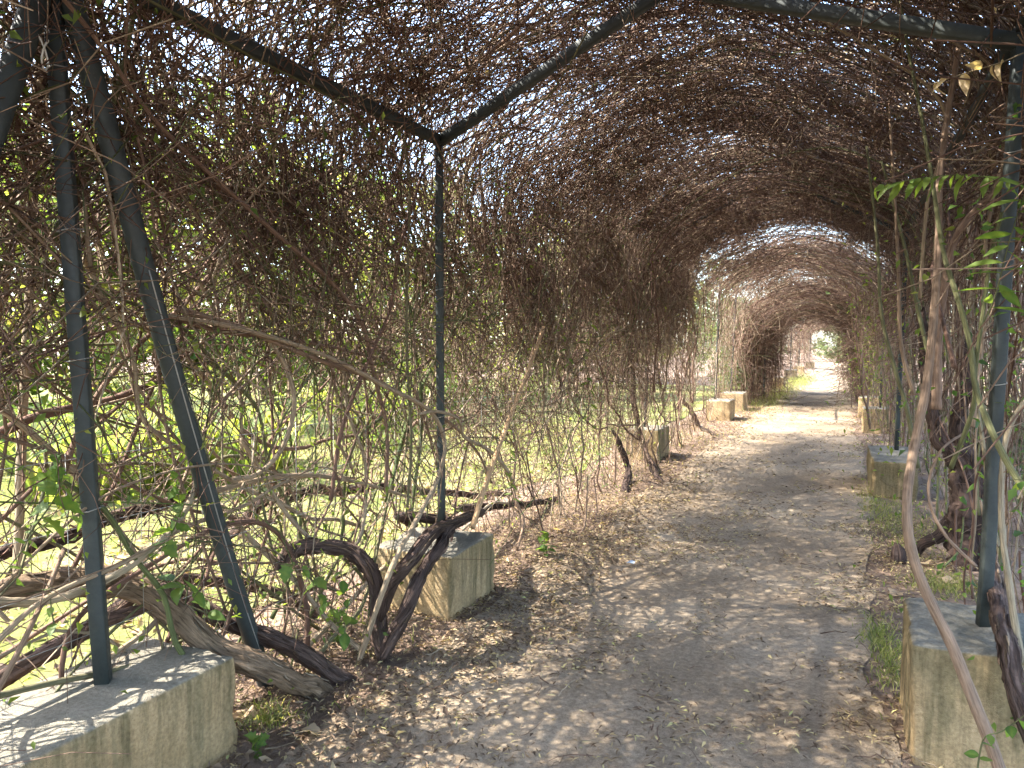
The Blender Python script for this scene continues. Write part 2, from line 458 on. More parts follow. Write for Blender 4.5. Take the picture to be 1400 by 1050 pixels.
block(-2.62, -2.06, 18.6, 19.5, 0.42, 0.08, 'clean tan block, farther of the pair in the sunny gap')
block(-2.35, -1.78, 28.6, 29.4, 0.42, 0.30, 'shaded tan block just inside the dark far arch')
block(-2.3, -1.76, 37.4, 38.2, 0.42, 0.25, 'shaded tan block in the far arch, second from its mouth')
block(-2.25, -1.70, 44.6, 45.4, 0.42, 0.25, 'small distant block third along inside the far arch')
block(-2.0, -1.45, 55.0, 55.8, 0.42, 0.25, 'tiniest distant block near the light at the end of the path')
block(0.29, 0.86, 3.12, 3.72, 0.46, 0.50, 'large mossy tan block at the right edge with a green cane lying across it')
block(0.36, 0.80, 8.55, 9.95, 0.38, 0.80, 'olive green stained block on the right with a thin post behind a leaning stem')
block(0.46, 0.98, 14.9, 15.5, 0.44, 0.05, 'warm tan block on the right standing just beyond the olive stained one')
block(0.46, 1.0, 18.0, 18.6, 0.44, 0.1, 'pale block on the right mostly hidden behind the warm tan one')

# ------------------------------------------------------------------ pergola frames
def bar(name, p0, p1, w, parent, mat=STEEL, turn=0.0):
    """square steel tube with rolled corners between two points"""
    p0 = np.asarray(p0, float); p1 = np.asarray(p1, float)
    t = norm(p1 - p0)
    ref = np.array([0, 1.0, 0]) if abs(t[1]) < 0.8 else np.array([1.0, 0, 0])
    u = norm(np.cross(t, ref)); v = np.cross(t, u)
    a = w / 2; b = a * 0.90
    if turn: u, v = u * math.cos(turn) + v * math.sin(turn), v * math.cos(turn) - u * math.sin(turn)
    prof = [(a, -b), (a, b), (b, a), (-b, a), (-a, b), (-a, -b), (-b, -a), (b, -a)]
    n = 10
    V = []
    for i in range(n):
        c = p0 + (p1 - p0) * i / (n - 1)
        wob = (u * mnoise.noise(Vector(c * 1.3)) + v * mnoise.noise(Vector(c * 1.3 + 9))) * 0.006
        if i in (0, n - 1): wob = 0
        V += [c + wob + u * x + v * y for x, y in prof]
    q = [(i * 8 + k, i * 8 + (k + 1) % 8, (i + 1) * 8 + (k + 1) % 8, (i + 1) * 8 + k) for i in range(n - 1) for k in range(8)]
    c0 = len(V); V += [p0, p1]
    tr = [(c0, (k + 1) % 8, k) for k in range(8)] + [(c0 + 1, (n - 1) * 8 + k, (n - 1) * 8 + (k + 1) % 8) for k in range(8)]
    base = np.asarray(parent.location)
    return link(name, mesh_np(name, np.array(V) - base, q, tr, smooth=False, mats=[mat]), parent)
def pipe(name, pts, r, parent, mat=STEEL, n=40, S=14):
    P = spline(pts, n)[None]
    d = tubes(P - np.asarray(parent.location) if parent else P, np.full((1, n), r), S, [0.5], caps=True)
    return link(name, mesh_np(name, d['V'], d['quads'], d['tris'], mats=[mat]), parent)
def ring(name, c, r, t, parent, mat, tilt=0.15, squareness=0.0):
    a = np.linspace(0, 2 * np.pi, 17)
    k = 1.0 / np.maximum(np.abs(np.cos(a)), np.abs(np.sin(a))) if squareness else np.ones_like(a)
    k = 1 + (k - 1) * squareness
    P = np.stack([np.cos(a) * r * k, np.sin(a) * r * k, np.sin(a + 0.7) * tilt * r], -1)[None] + np.asarray(c)
    d = tubes(P - (np.asarray(parent.location) if parent else 0), np.full((1, 17), t), 5, [0.5])
    return link(name, mesh_np(name, d['V'], d['quads'], mats=[mat]), parent)

W1 = 0.042
fr = empty('pergola_frame', (-2.41, 1.77, 0.38))
tag(fr, 'nearest dark green steel pergola frame with posts, rafters and bent braces over the path', 'pergola')
L0 = [(-2.41, 1.77, 0.36), atx(68, -40, -2.40)]
L1 = [(-2.30, 4.06, 0.36), (-2.27, 4.0, 2.87)]
R1 = [(0.565, 3.45, 0.44), (0.615, 3.42, 2.78)]
L2 = [(-2.52, 10.4, 0.40), (-2.42, 10.3, 3.02)]
R2 = [(0.655, 9.6, 0.36), (0.70, 9.6, 2.9)]
for a, b in (L0, L1, R1, L2, R2): bar('post', a, b, 0.05 if a is L0[0] else W1, fr, turn=0.65 if a is L0[0] else 0.25)
for c in (L0[0], L1[0], R1[0], R2[0]):                              # welded foot plates on the block tops
    pass
AP = np.array([-0.82, 3.78, 3.40])
def rafter_pair(l, a, r, parent, w=0.055):
    bar('rafter', l, a, w, parent); bar('rafter', a, r, w, parent)
rafter_pair(np.array(L1[1]) - (0, 0, .02), AP, np.array(R1[1]) - (0, 0, .02), fr)
rafter_pair(np.array(L2[1]) - (0, 0, .02), np.array([-0.78, 10.0, 3.74]), np.array(R2[1]) - (0, 0, .02), fr, 0.04)
rafter_pair(np.array([-2.4, -1.9, 2.8]), np.array([-0.85, -1.9, 3.42]), np.array([0.62, -1.9, 2.8]), fr)
bar('purlin', np.array(L1[1]) + (0, -.03, -.01), np.array(L0[1]) + (0, 0.04, 0.06), 0.055, fr)
bar('purlin', np.array(R1[1]) + (0, .03, .03), np.array(R2[1]) + (0, -.03, .03), 0.04, fr)
bar('purlin', np.array(R1[1]) + (0, -.03, .03), np.array([0.62, -1.9, 2.83]), 0.04, fr)
# bent round braces splaying from the head of the first post
pipe('brace', [atx(88, -30, -2.38), atx(108, 40, -2.37), atx(150, 190, -2.36), atx(198, 370, -2.37), atx(255, 575, -2.39), atx(318, 790, -2.42), (-2.43, 2.63, -0.05)], 0.038, fr)
pipe('brace', [atx(62, -40, -2.40), atx(30, 60, -2.37), atx(-15, 190, -2.36), atx(-80, 380, -2.37), (-2.43, 0.72, -0.05)], 0.040, fr)
pipe('weld_seam', [np.asarray(p) + (0.036, -0.012, 0) for p in (atx(198, 370, -2.37), atx(255, 575, -2.39), atx(318, 790, -2.42), (-2.43, 2.60, 0.06))], 0.0028, fr, WIRE, 40, 5)
def along(p, z):
    a, b = np.asarray(p[0], float), np.asarray(p[1], float); t = (z - a[2]) / (b[2] - a[2]); return a + (b - a) * t
for z in (1.02, 1.99, 2.52, 1.55): ring('wire_tie', along(L0, z), 0.033, 0.0022, fr, WIRE, 0.2, 0.85)
for z in (1.15, 1.95, 2.3): ring('wire_tie', along(L1, z), 0.027, 0.002, fr, WIRE, 0.3, 0.85)
for z in (1.45, 2.35): ring('wire_tie', along(R1, z), 0.027, 0.002, fr, WIRE, 0.3, 0.85)

fr2 = empty('pergola_frame', (-2.3, 16.3, 0.42))
tag(fr2, 'middle pergola frame of thin dark posts in the sunny gap', 'pergola')
for a, b in (((-2.42, 16.4, 0.38), (-2.36, 16.4, 2.95)), ((-2.45, 19.2, 0.38), (-2.36, 19.2, 2.95)), ((0.75, 15.2, 0.40), (0.78, 15.2, 2.95)), ((0.76, 18.3, 0.40), (0.8, 18.3, 2.95))):
    bar('post', a, b, W1, fr2)
for y in (16.4, 19.2): rafter_pair(np.array([-2.36, y, 2.93]), np.array([-0.7, y - .4, 3.62]), np.array([0.79, y - 1.0, 2.93]), fr2)
bar('purlin', (-2.36, 16.43, 2.98), (-2.36, 19.17, 2.98), 0.04, fr2); bar('purlin', (0.78, 15.23, 2.98), (0.8, 18.27, 2.98), 0.04, fr2)
fr3 = empty('pergola_frame', (-2.1, 24, 0.0))
tag(fr3, 'farthest pergola frame lost in the dark arch down the path', 'pergola')
for xl, xr, y in ((-1.95, 0.85, 22.6), (-2.1, 0.92, 29.0), (-2.05, 0.98, 37.8), (-2.0, 1.05, 45.0), (-1.75, 1.25, 55.4)):
    bar('post', (xl, y, 0.0), (xl, y, 2.9), 0.06, fr3); bar('post', (xr, y, 0.0), (xr, y, 2.9), 0.06, fr3)
    rafter_pair(np.array([xl, y, 2.88]), np.array([(xl + xr) / 2, y, 3.5]), np.array([xr, y, 2.88]), fr3)

# wire fence strands along the left wall
fw = empty('wire_fence', (-2.46, 4.5, 0))
tag(fw, 'slack thin wire mesh strung low behind the left wall stems', 'wire fence')
for z in (0.35, 0.55, 0.75, 0.95, 1.2):
    pipe('wire', [(-2.47, 1.0, z), (-2.48, 2.8, z - .01), (-2.46, 4.5, z), (-2.5, 7.2, z - .02), (-2.55, 10.2, z)], 0.0016, fw, WIRE, 30, 4)
for y in np.arange(1.1, 10.2, 0.3):
    pipe('wire', [(-2.478, y, 0.3), (-2.478, y, 1.22)], 0.0013, fw, WIRE, 3, 4)

# ------------------------------------------------------------------ the vine shell
prof = np.array([(-1.58, -.05), (-1.57, 0.6), (-1.56, 1.3), (-1.52, 2.1), (-1.53, 2.62), (-1.40, 2.94), (-0.85, 3.30), (-0.28, 3.49), (0.0, 3.53), (0.28, 3.49), (0.85, 3.28), (1.40, 2.92), (1.53, 2.60), (1.47, 2.1), (1.50, 1.3), (1.52, 0.6), (1.54, -.05)])
pd = spline(np.c_[prof, np.zeros(len(prof))], 200)[:, :2]
plen = np.concatenate([[0], np.cumsum(np.linalg.norm(np.diff(pd, axis=0), axis=1))])
AL = plen[-1]
ptan = norm(np.gradient(pd, axis=0)); pnor = np.c_[-ptan[:, 1], ptan[:, 0]]         # outward
def xcen(y): return -0.86 + 0.009 * np.clip(y, 0, 100)
def shell(a, y, o, drop=0.0):
    a = np.clip(a, 0, AL)
    x = np.interp(a, plen, pd[:, 0]) + o * np.interp(a, plen, pnor[:, 0]); z = np.interp(a, plen, pd[:, 1]) + o * np.interp(a, plen, pnor[:, 1])
    return np.stack([x + xcen(y), y, z - drop * np.clip(z - 1, 0, 1.6) / 1.6], -1)
EAVE_L = 2.75; EAVE_R = AL - 2.75
def walk(n, K, arange, yrange, length, head, hsd, wander, o_mu, o_sd, jit=0.01, o_w=0.02, drop=0.0, ydens=None, omin=None):
    """n random vines wandering over the shell. head: heading (0 = across the arch / up the wall, pi/2 = along the path)"""
    a = rng.uniform(*arange, n)
    y = rng.uniform(*yrange, n)
    if ydens is not None:
        keep = rng.uniform(0, 1, n) < ydens(y, a)
        a, y = a[keep], y[keep]; n = len(a)
    th = head + rng.normal(0, hsd, n) + np.pi * rng.integers(0, 2, n)
    L = length * rng.uniform(0.5, 1.5, n)
    step = L / (K - 1)
    o = rng.normal(o_mu, o_sd, n)
    bend = rng.normal(0, wander * 0.6, n)
    P = np.empty((n, K, 3))
    do = rng.normal(0, o_w, n)
    lowo = None if omin is None else np.where(rng.uniform(0, 1, n) < 0.9, omin + np.abs(rng.normal(0, .03, n)), -9)
    for k in range(K):
        if lowo is not None: o = np.maximum(o, lowo)
        P[:, k] = shell(a, y, o, drop)
        a = a + np.cos(th) * step; y = y + np.sin(th) * step
        th = th + (bend + rng.normal(0, wander, n)) * 1.0
        do = do * 0.7 + rng.normal(0, o_w, n)
        o = o + do
    P += rng.normal(0, jit, P.shape)
    P[..., 2] = np.maximum(P[..., 2], -0.02)
    return P
SUNV = np.array([SUN_H[0] * math.cos(SUN_EL), SUN_H[1] * math.cos(SUN_EL), math.sin(SUN_EL)])
_perm = np.random.default_rng(3).uniform(0, 1, 4096)
def vnoise(p, f, seed=0):
    """vectorised 3-D value noise in 0..1"""
    q = np.asarray(p) * f + seed * 17.3
    i = np.floor(q).astype(np.int64); t = q - i; t = t * t * (3 - 2 * t)
    out = 0
    for dx in (0, 1):
        for dy in (0, 1):
            for dz in (0, 1):
                h = _perm[((i[..., 0] + dx) * 73856093 ^ (i[..., 1] + dy) * 19349663 ^ (i[..., 2] + dz) * 83492791) & 4095]
                out = out + h * (t[..., 0] if dx else 1 - t[..., 0]) * (t[..., 1] if dy else 1 - t[..., 1]) * (t[..., 2] if dz else 1 - t[..., 2])
    return out
def thin(P, R=None, f=4.0, lo=0.42, hi=0.62, floor=0.12):
    """keep vines where a clump noise is high, so that the tangle has knots and holes"""
    c = P[:, P.shape[1] // 2]
    c = c - 0.75 * (c @ SUNV)[:, None] * SUNV          # knots and holes stretched along the sun, shaped so dapples reach the path
    v = 0.6 * vnoise(c, f) + 0.4 * vnoise(c, f * 2.1, 1)
    k = rng.uniform(0, 1, len(P)) < np.clip((v - lo) / (hi - lo), floor, 1)
    return (P[k], R[k]) if R is not None else P[k]
def taper(n, K, r0, r1, end=0.45):
    r = rng.uniform(r0, r1, n)
    return r[:, None] * np.linspace(1, end, K)[None]
def tints(n, lo, hi, green=0.0):
    t = rng.uniform(lo, hi, n)
    g = rng.uniform(0, 1, n) < green
    t[g] = rng.uniform(0.86, 1.0, g.sum())
    return t
def forks(P, R, n, K, length, spread=0.6, jit=0.012):
    """side shoots that leave a parent vine"""
    i = rng.integers(0, len(P), n); k = rng.integers(1, P.shape[1] - 1, n)
    st = P[i, k]; dr = norm(P[i, k + 1] - P[i, k])
    dr = norm(dr + rng.normal(0, spread, dr.shape))
    L = length * rng.uniform(0.4, 1.6, n)
    Q = np.empty((n, K, 3)); c = st.copy(); d = dr
    for j in range(K):
        Q[:, j] = c
        c = c + d * (L / (K - 1))[:, None]
        d = norm(d + rng.normal(0, 0.22, d.shape))
    Q[:, 1:] += rng.normal(0, jit * 0.4, Q[:, 1:].shape)
    r = R[i, k] * rng.uniform(0.35, 0.7, n)
    return Q, r[:, None] * np.linspace(1, 0.35, K)[None]
def stuff_tubes(name, parts, label, cat, S=3, mat=WOOD):
    out = dict(V=[], quads=[], uv=[], tint=[]); b = 0
    for P, R, t in parts:
        d = tubes(P, R, S, t)
        out['V'].append(d['V']); out['quads'].append(d['quads'] + b); out['uv'].append(d['uv']); out['tint'].append(d['tint'])
        b += len(d['V'])
    o = link(name, mesh_np(name, np.concatenate(out['V']), np.concatenate(out['quads']), uv=np.concatenate(out['uv']), tint=np.concatenate(out['tint']), mats=[mat]))
    tag(o, label, cat, kind='stuff')
    return o

# --- near roof
def roof(name, yr, n_cane, n_fine, rc, rf, label, drop=0.0, osd=0.09, Kc=9, Kf=6, lf=0.6, f=4.0, omu=0.08, omin=None, e0=-.6):
    c1 = walk(int(n_cane * 0.55), Kc, (EAVE_L + e0, EAVE_R + .5), yr, 1.6, 0.0, 0.75, 0.22, omu, osd, drop=drop, omin=omin)
    c2 = walk(int(n_cane * 0.45), Kc, (EAVE_L + e0, EAVE_R + .3), yr, 1.5, np.pi / 2, 0.9, 0.24, omu, osd, drop=drop, omin=omin)
    C = thin(np.concatenate([c1, c2]), f=f * 0.6, lo=.36, hi=.56, floor=.25); RC = taper(len(C), Kc, *rc)
    f1 = thin(walk(int(n_fine * 0.5), Kf, (EAVE_L + e0, EAVE_R + .4), yr, lf, 0.0, 1.8, 0.30, omu, osd * 1.2, jit=0.014, o_w=0.035, drop=drop, omin=omin), f=f)
    f2, rf2 = thin(*forks(C, RC, int(n_fine * 0.7), Kf, lf * 0.8, 0.9), f=f)
    stuff_tubes(name, [(C, RC, tints(len(C), 0.05, 0.74, 0.07)), (f1, taper(len(f1), Kf, *rf), rng.beta(1.3, 2.4, len(f1)) * .85), (f2, np.clip(rf2, rf[0], rf[1] * 1.2), rng.beta(1.3, 2.4, len(f2)) * .85)], label, 'twig tangle')
roof('twig_thatch', (-1.0, 13.2), 10800, 66000, (0.0034, 0.0076), (0.0027, 0.0049), 'brown twig thatch roofing the near part of the tunnel', Kc=7, Kf=4, f=4.5, osd=.10, omu=.15, lf=.58, omin=.05)
roof('twig_thatch', (13.0, 15.6), 1000, 4200, (0.005, 0.011), (0.003, 0.0055), 'brown twig lattice sagging over the start of the sunny gap', Kc=8, Kf=4, lf=0.7, f=1.8, e0=.7, osd=.16, drop=.2)
roof('twig_thatch', (15.0, 19.6), 850, 3200, (0.006, 0.013), (0.003, 0.006), 'pale see-through twig thatch over the sunny gap', Kc=8, Kf=4, lf=0.7, f=1.6, e0=.7, osd=.16, drop=.1)
roof('twig_thatch', (19.4, 27.0), 2600, 9000, (0.006, 0.012), (0.004, 0.007), 'dark thick low twig thatch of the far arch', drop=0.62, osd=0.22, Kc=6, Kf=4, lf=1.0, f=1.6)
roof('twig_thatch', (27.0, 40.0), 300, 900, (0.006, 0.012), (0.004, 0.008), 'few pale twigs arching over the open path past the far arch', Kc=6, Kf=4, lf=1.2, f=1.2)
roof('twig_thatch', (40.0, 60.0), 1500, 2500, (0.008, 0.016), (0.005, 0.009), 'distant small brown arch of twigs near the path end', Kc=6, Kf=4, lf=1.4, f=1.2, drop=.4)

# --- walls
def wall(name, ar, yr, n_cane, n_fine, rc, rf, label, ydens=None, osd=0.12, Kc=9, Kf=6, lf=0.5, Lc=1.8, tint=(0.1, 0.75), hsd=0.55, green=0.1, drop=0.0, omu=0.02, bend=0.16, f=3.5, omin=None, spread=.85, holes=False):
    C = walk(n_cane, Kc, ar, yr, Lc, 0.0, hsd, bend, omu, osd, o_w=0.028, ydens=ydens, drop=drop, omin=omin)
    C = thin(C, f=f * .6, lo=.3, hi=.5, floor=.3)
    if holes: C = thin(C, f=2.4, lo=.33, hi=.42, floor=.3)
    RC = taper(len(C), Kc, *rc)
    fp, rff = thin(*forks(C, RC, int(n_fine * 1.5), Kf, lf, spread), f=f)
    if holes: fp, rff = thin(fp, rff, f=2.4, lo=.36, hi=.44, floor=.08)
    stuff_tubes(name, [(C, RC, tints(len(C), *tint, green)), (fp, np.clip(rff, rf[0], rf[1]), tints(len(fp), 0.02, 0.6, green * 0.5))], label, 'twig tangle')
bay1 = lambda y, a: np.clip(0.16 + 0.16 * np.clip((y - 3.2) / 2.5, 0, 1) + 0.55 * np.clip((a - 1.35) / 0.9, 0, 1), 0, 1)
wall('cane_tangle', (0.0, EAVE_L + .2), (-1.0, 4.6), 2300, 7600, (0.0026, 0.0085), (0.0014, 0.0030), 'open tangle of bare canes on the near left wall', bay1, tint=(0.22, 0.80), green=.3, hsd=1.15, bend=.24, omu=.16, Kc=11, Kf=5, omin=0.0, Lc=2.5, holes=True)
wall('cane_tangle', (0.0, EAVE_L + .3), (4.3, 10.8), 1700, 8600, (0.0028, 0.0080), (0.0016, 0.0030), 'dense brown twigs filling the left wall past the leaning stake', lambda y, a: np.clip(0.26 + 0.74 * np.clip((a - 0.7) / 1.3, 0, 1), 0, 1), tint=(0.18, 0.8), green=.2, osd=0.18, hsd=1.1, bend=.22, omu=.10, Kc=10, Kf=5, Lc=2.2, holes=True)
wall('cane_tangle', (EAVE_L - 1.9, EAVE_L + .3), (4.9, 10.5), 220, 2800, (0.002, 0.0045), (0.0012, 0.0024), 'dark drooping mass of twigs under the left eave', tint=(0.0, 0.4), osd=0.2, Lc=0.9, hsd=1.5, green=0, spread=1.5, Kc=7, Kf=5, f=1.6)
wall('cane_tangle', (EAVE_R - .2, AL), (2.9, 11.5), 560, 1900, (0.0028, 0.0075), (0.0012, 0.0026), 'crowded upright canes on the near right wall', lambda y, a: np.where((y < 5.4) & (a > AL - 1.7), .3, 1.0), tint=(0.15, 0.85), osd=0.15, hsd=0.42, green=0.25, omu=.38, Kf=5, omin=.1)
wall('cane_tangle', (0.0, EAVE_L), (11.0, 14.6), 110, 600, (0.004, 0.008), (0.002, 0.004), 'sparse canes short of the two clean tan blocks', Kc=7, Kf=4, lf=0.8, osd=0.2, tint=(0.2, 0.8), hsd=.8, f=2)
wall('cane_tangle', (1.6, EAVE_L), (15.2, 19.6), 90, 700, (0.004, 0.008), (0.002, 0.004), 'few canes hanging above the two clean tan blocks', Kc=7, Kf=4, lf=0.8, osd=0.15, tint=(0.2, 0.8), hsd=.8, f=2)
wall('cane_tangle', (EAVE_R, AL), (11.5, 19.6), 480, 1900, (0.004, 0.009), (0.002, 0.004), 'thick canes on the right wall beyond the olive stained block', Kc=7, Kf=4, lf=0.8, osd=0.2, omu=.2, f=2)
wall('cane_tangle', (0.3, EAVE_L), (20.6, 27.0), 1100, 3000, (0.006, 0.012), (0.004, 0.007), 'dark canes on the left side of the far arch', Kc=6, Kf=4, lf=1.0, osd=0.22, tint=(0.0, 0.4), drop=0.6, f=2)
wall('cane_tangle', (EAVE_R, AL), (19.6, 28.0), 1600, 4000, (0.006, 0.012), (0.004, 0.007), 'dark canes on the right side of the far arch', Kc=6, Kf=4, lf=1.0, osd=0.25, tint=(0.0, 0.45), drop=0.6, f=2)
wall('cane_tangle', (0.0, EAVE_L), (28.0, 60.0), 380, 700, (0.006, 0.012), (0.004, 0.007), 'thin pale canes left of the open path past the far arch', Kc=6, Kf=4, lf=1.4, osd=0.25, f=1.5)
wall('cane_tangle', (EAVE_R, AL), (28.0, 60.0), 800, 1600, (0.006, 0.014), (0.004, 0.008), 'brown canes right of the open path past the far arch', Kc=6, Kf=4, lf=1.4, osd=0.25, f=1.5)

# --- single vine stems of middle thickness
def stem_obj(name, pts, r0, r1, tint, label, cat, group=None, S=7, n=None, rough=0.05, mat=WOOD, parent=None, wob=0.0, strips_on=True):
    pts = np.asarray(pts, float)
    L = np.linalg.norm(np.diff(pts, axis=0), axis=1).sum()
    n = n or int(np.clip(L / 0.06, 8, 60))
    P = spline(pts, n)
    if wob:
        for i in range(n):
            P[i] += np.array([mnoise.noise(Vector(P[i] * 4 + k * 7.3)) for k in range(3)]) * wob
    base = P[0].copy() if parent is None else np.asarray(parent.location)
    ridg = 0
    rr = np.linspace(r0, r1, n)[None] * (1 + 0.035 * np.sin(np.arange(n) * 0.9 + rng.uniform(0, 6)))[None]
    if mat is TRUNK:
        rr[:, 0] *= .6; rr[:, -1] *= .35; rr[:, -2] *= .75; rr[:, -3] *= .9
        S = int(S * 1.6)
    d = tubes((P - base)[None], rr, S, [tint], rough=rough, caps=True, ridge=0.11 if mat is TRUNK else 0.0)
    if mat is TRUNK and max(r0, r1) > 0.024 and strips_on:
        strips = []
        ns = int(L * 70)
        tg = norm(np.gradient(P, axis=0))
        for _ in range(ns):
            k0 = rng.integers(1, max(2, n - 5)); m = 5; ph = rng.uniform(0, 6.28); lift = rng.uniform(.02, .16)
            ks = np.clip(np.linspace(k0, min(k0 + rng.uniform(1.2, 4), n - 2), m), 0, n - 1)
            q = []
            for jj, kk in enumerate(ks):
                i0 = int(kk); c = P[i0] + (P[min(i0 + 1, n - 1)] - P[i0]) * (kk - i0)
                t = tg[i0]; u_ = norm(np.cross(t, [0.3, 0.2, 1.0])); w_ = np.cross(t, u_)
                rad = rr[0, i0] * (1.04 + lift * (abs(jj / (m - 1) - .4) * 2) ** 2)
                q.append(c + rad * (math.cos(ph + .05 * jj) * u_ + math.sin(ph + .05 * jj) * w_) - base)
            strips.append(q)
        sr = np.array([.0016, .0034, .0040, .0032, .0012])[None] * rng.uniform(.6, 1.7, (ns, 1))
        e_ = tubes(np.array(strips), sr, 3, np.clip(tint + rng.normal(.12, .25, ns), 0, 1))
        nb = len(d['V'])
        d = dict(V=np.concatenate([d['V'], e_['V']]), quads=np.concatenate([d['quads'], e_['quads'] + nb]), tris=d['tris'], uv=np.concatenate([d['uv'], e_['uv']]), tint=np.concatenate([d['tint'], e_['tint']]))
    o = link(name, mesh_np(name, d['V'], d['quads'], d['tris'], uv=d['uv'], tint=d['tint'], mats=[mat]), parent)
    if parent is None:
        o.location = base
        tag(o, label, cat, group)
    return o
def stems(n, ar, yr, Lr, head, hsd, rr, tint, green, where, group, osd=0.10, omu=-0.02, bend=0.14):
    for _ in range(n):
        K = 10
        P = walk(1, K, ar, yr, rng.uniform(*Lr), head, hsd, bend, omu, osd, jit=0.012, o_w=0.02)[0]
        if P[0, 2] > P[-1, 2]: P = P[::-1]
        r = rng.uniform(*rr)
        t = tints(1, *tint, green)[0]
        tone = 'dark reddish brown' if t < .25 else 'brown' if t < .5 else 'grey tan' if t < .7 else 'pale grey' if t < .82 else 'olive green'
        thick = 'slender' if r < (rr[0] + rr[1]) / 2 else 'thick'
        ch = P[-1] - P[0]; rat = np.linalg.norm(ch) / max(np.linalg.norm(np.diff(P, axis=0), axis=1).sum(), 1e-6)
        shape = 'looping' if rat < .72 else 'bowed' if rat < .93 else 'straight'
        el = abs(ch[2]) / max(np.linalg.norm(ch), 1e-6)
        ori = 'upright' if el > .8 else 'slanting' if el > .35 else 'level'
        w = where[int(np.clip((P[:, 1].mean() - yr[0]) / (yr[1] - yr[0]) * len(where), 0, len(where) - 1))]
        lab = ' '.join([thick, tone, shape, ori, 'vine', w])
        stem_obj('vine', P, r, r * 0.6, t, lab, 'vine', lab + ' ' + group, S=6)
stems(84, (0.0, 1.3), (0.9, 4.5), (1.8, 4.0), 0.2, 0.9, (0.006, 0.015), (0.2, 0.76), 0.3, ('left of the first post', 'beside the first post', 'behind the bent brace', 'near the second post'), '(near left bay)', 0.11, bend=.2, omu=.17)
stems(50, (0.0, 1.6), (4.4, 11.0), (1.2, 2.8), 0.1, 0.75, (0.006, 0.015), (0.15, 0.7), 0.1, ('just past the second post', 'behind the leaning stake', 'short of the half hidden block', 'by the half hidden block'), '(second left bay)', 0.16, bend=.18)
stems(74, (AL - 1.0, AL), (3.9, 11.0), (2.2, 4.6), 0.0, 0.26, (0.006, 0.014), (0.1, 0.85), 0.35, ('behind the near right post', 'midway between the right blocks', 'beside the olive stained block', 'just past the olive stained block'), '(right thicket)', 0.14, omu=.25)
stems(30, (EAVE_L, EAVE_R), (2.6, 9.5), (1.6, 3.2), 0.1, 0.6, (0.005, 0.010), (0.2, 0.7), 0.25, ('under the thatch near the rafters', 'under the thatch past the rafters', 'under the far thatch'), '(roof)', 0.06)
stems(18, (0.0, 1.0), (11.2, 14.8), (1.2, 2.6), 0.0, 0.6, (0.010, 0.02), (0.1, 0.6), 0.1, ('left of the path where the thatch ends', 'just short of the clean tan blocks'), '(sunny gap)', 0.25)
stems(30, (AL - 1.2, AL), (10.5, 22.0), (1.4, 2.8), 0.0, 0.35, (0.010, 0.02), (0.1, 0.6), 0.1, ('on the right past the olive stained block', 'near the warm tan right block', 'past the warm tan right block'), '(far right)', 0.2, omu=.15)

# --- the stems and trunks one can point to
def X(u, v, x): return atx(u, v, x)
def Y(u, v, y): return aty(u, v, y)
S_ = lambda *a, **k: stem_obj(*a, **k)
S_('fallen_log', [X(-90, 850, -2.62), X(0, 812, -2.62), X(100, 800, -2.6), X(178, 806, -2.56), X(235, 838, -2.45), X(300, 888, -2.3), X(370, 920, -2.15), atz(425, 942, 0.03), atz(462, 956, -0.06)], 0.052, 0.045, 0.75, 'thick shaggy tan trunk bent over the back of the long near block', 'fallen log', S=14, n=60, rough=0.07, mat=TRUNK, wob=0.02)
S_('fallen_log', [X(190, 800, -2.75), X(250, 818, -2.68), X(320, 856, -2.5), X(395, 888, -2.3), atz(460, 924, 0.02), atz(492, 934, -0.06)], 0.036, 0.040, 0.25, 'dark reddish trunk lying beside the shaggy tan trunk', 'fallen log', S=12, n=46, rough=0.07, mat=TRUNK, wob=0.02)
S_('fallen_log', [X(-70, 965, -2.8), X(20, 915, -2.75), X(80, 880, -2.72), X(140, 852, -2.68), X(200, 833, -2.62)], 0.036, 0.028, 0.35, 'short reddish trunk slanting behind the near post foot', 'fallen log', S=12, n=36, rough=0.07, mat=TRUNK, wob=0.02)
S_('fallen_log', [X(130, 850, -2.95), X(230, 797, -2.95), X(340, 800, -2.9), X(410, 828, -2.8), X(478, 872, -2.6)], 0.030, 0.026, 0.2, 'dark arched trunk behind the foot of the bent brace', 'fallen log', S=10, n=36, rough=0.07, mat=TRUNK, wob=0.02)
S_('woody_vine', [(-2.75, 4.5, 0.3), atz(545, 705, 0.50), atz(612, 712, 0.46), X(606, 738, -1.99), X(583, 778, -1.95), X(560, 828, -1.93), atz(522, 906, 0.0)], 0.026, 0.034, 0.15, 'dark knobbly stem draped over the green streaked block to the ground', 'woody vine', S=12, n=50, rough=0.09, mat=TRUNK, wob=0.02)
S_('woody_vine', [X(384, 782, -2.5), X(396, 757, -2.48), X(430, 747, -2.42), X(470, 750, -2.35), X(496, 767, -2.25), X(514, 800, -2.18), X(520, 850, -2.14), atz(530, 908, -0.02)], 0.036, 0.040, 0.3, 'stout grey brown stem curving down in front of the streaked block', 'woody vine', S=12, n=36, rough=0.09, mat=TRUNK, wob=0.02)
S_('woody_vine', [X(660, 700, -2.3), X(620, 716, -2.15), X(590, 728, -2.0), X(560, 770, -1.96), X(536, 800, -2.06), X(522, 850, -2.12)], 0.030, 0.034, 0.25, 'short forked stem stub leaning against the streaked block', 'woody vine', S=12, n=26, rough=0.09, mat=TRUNK, wob=0.015)
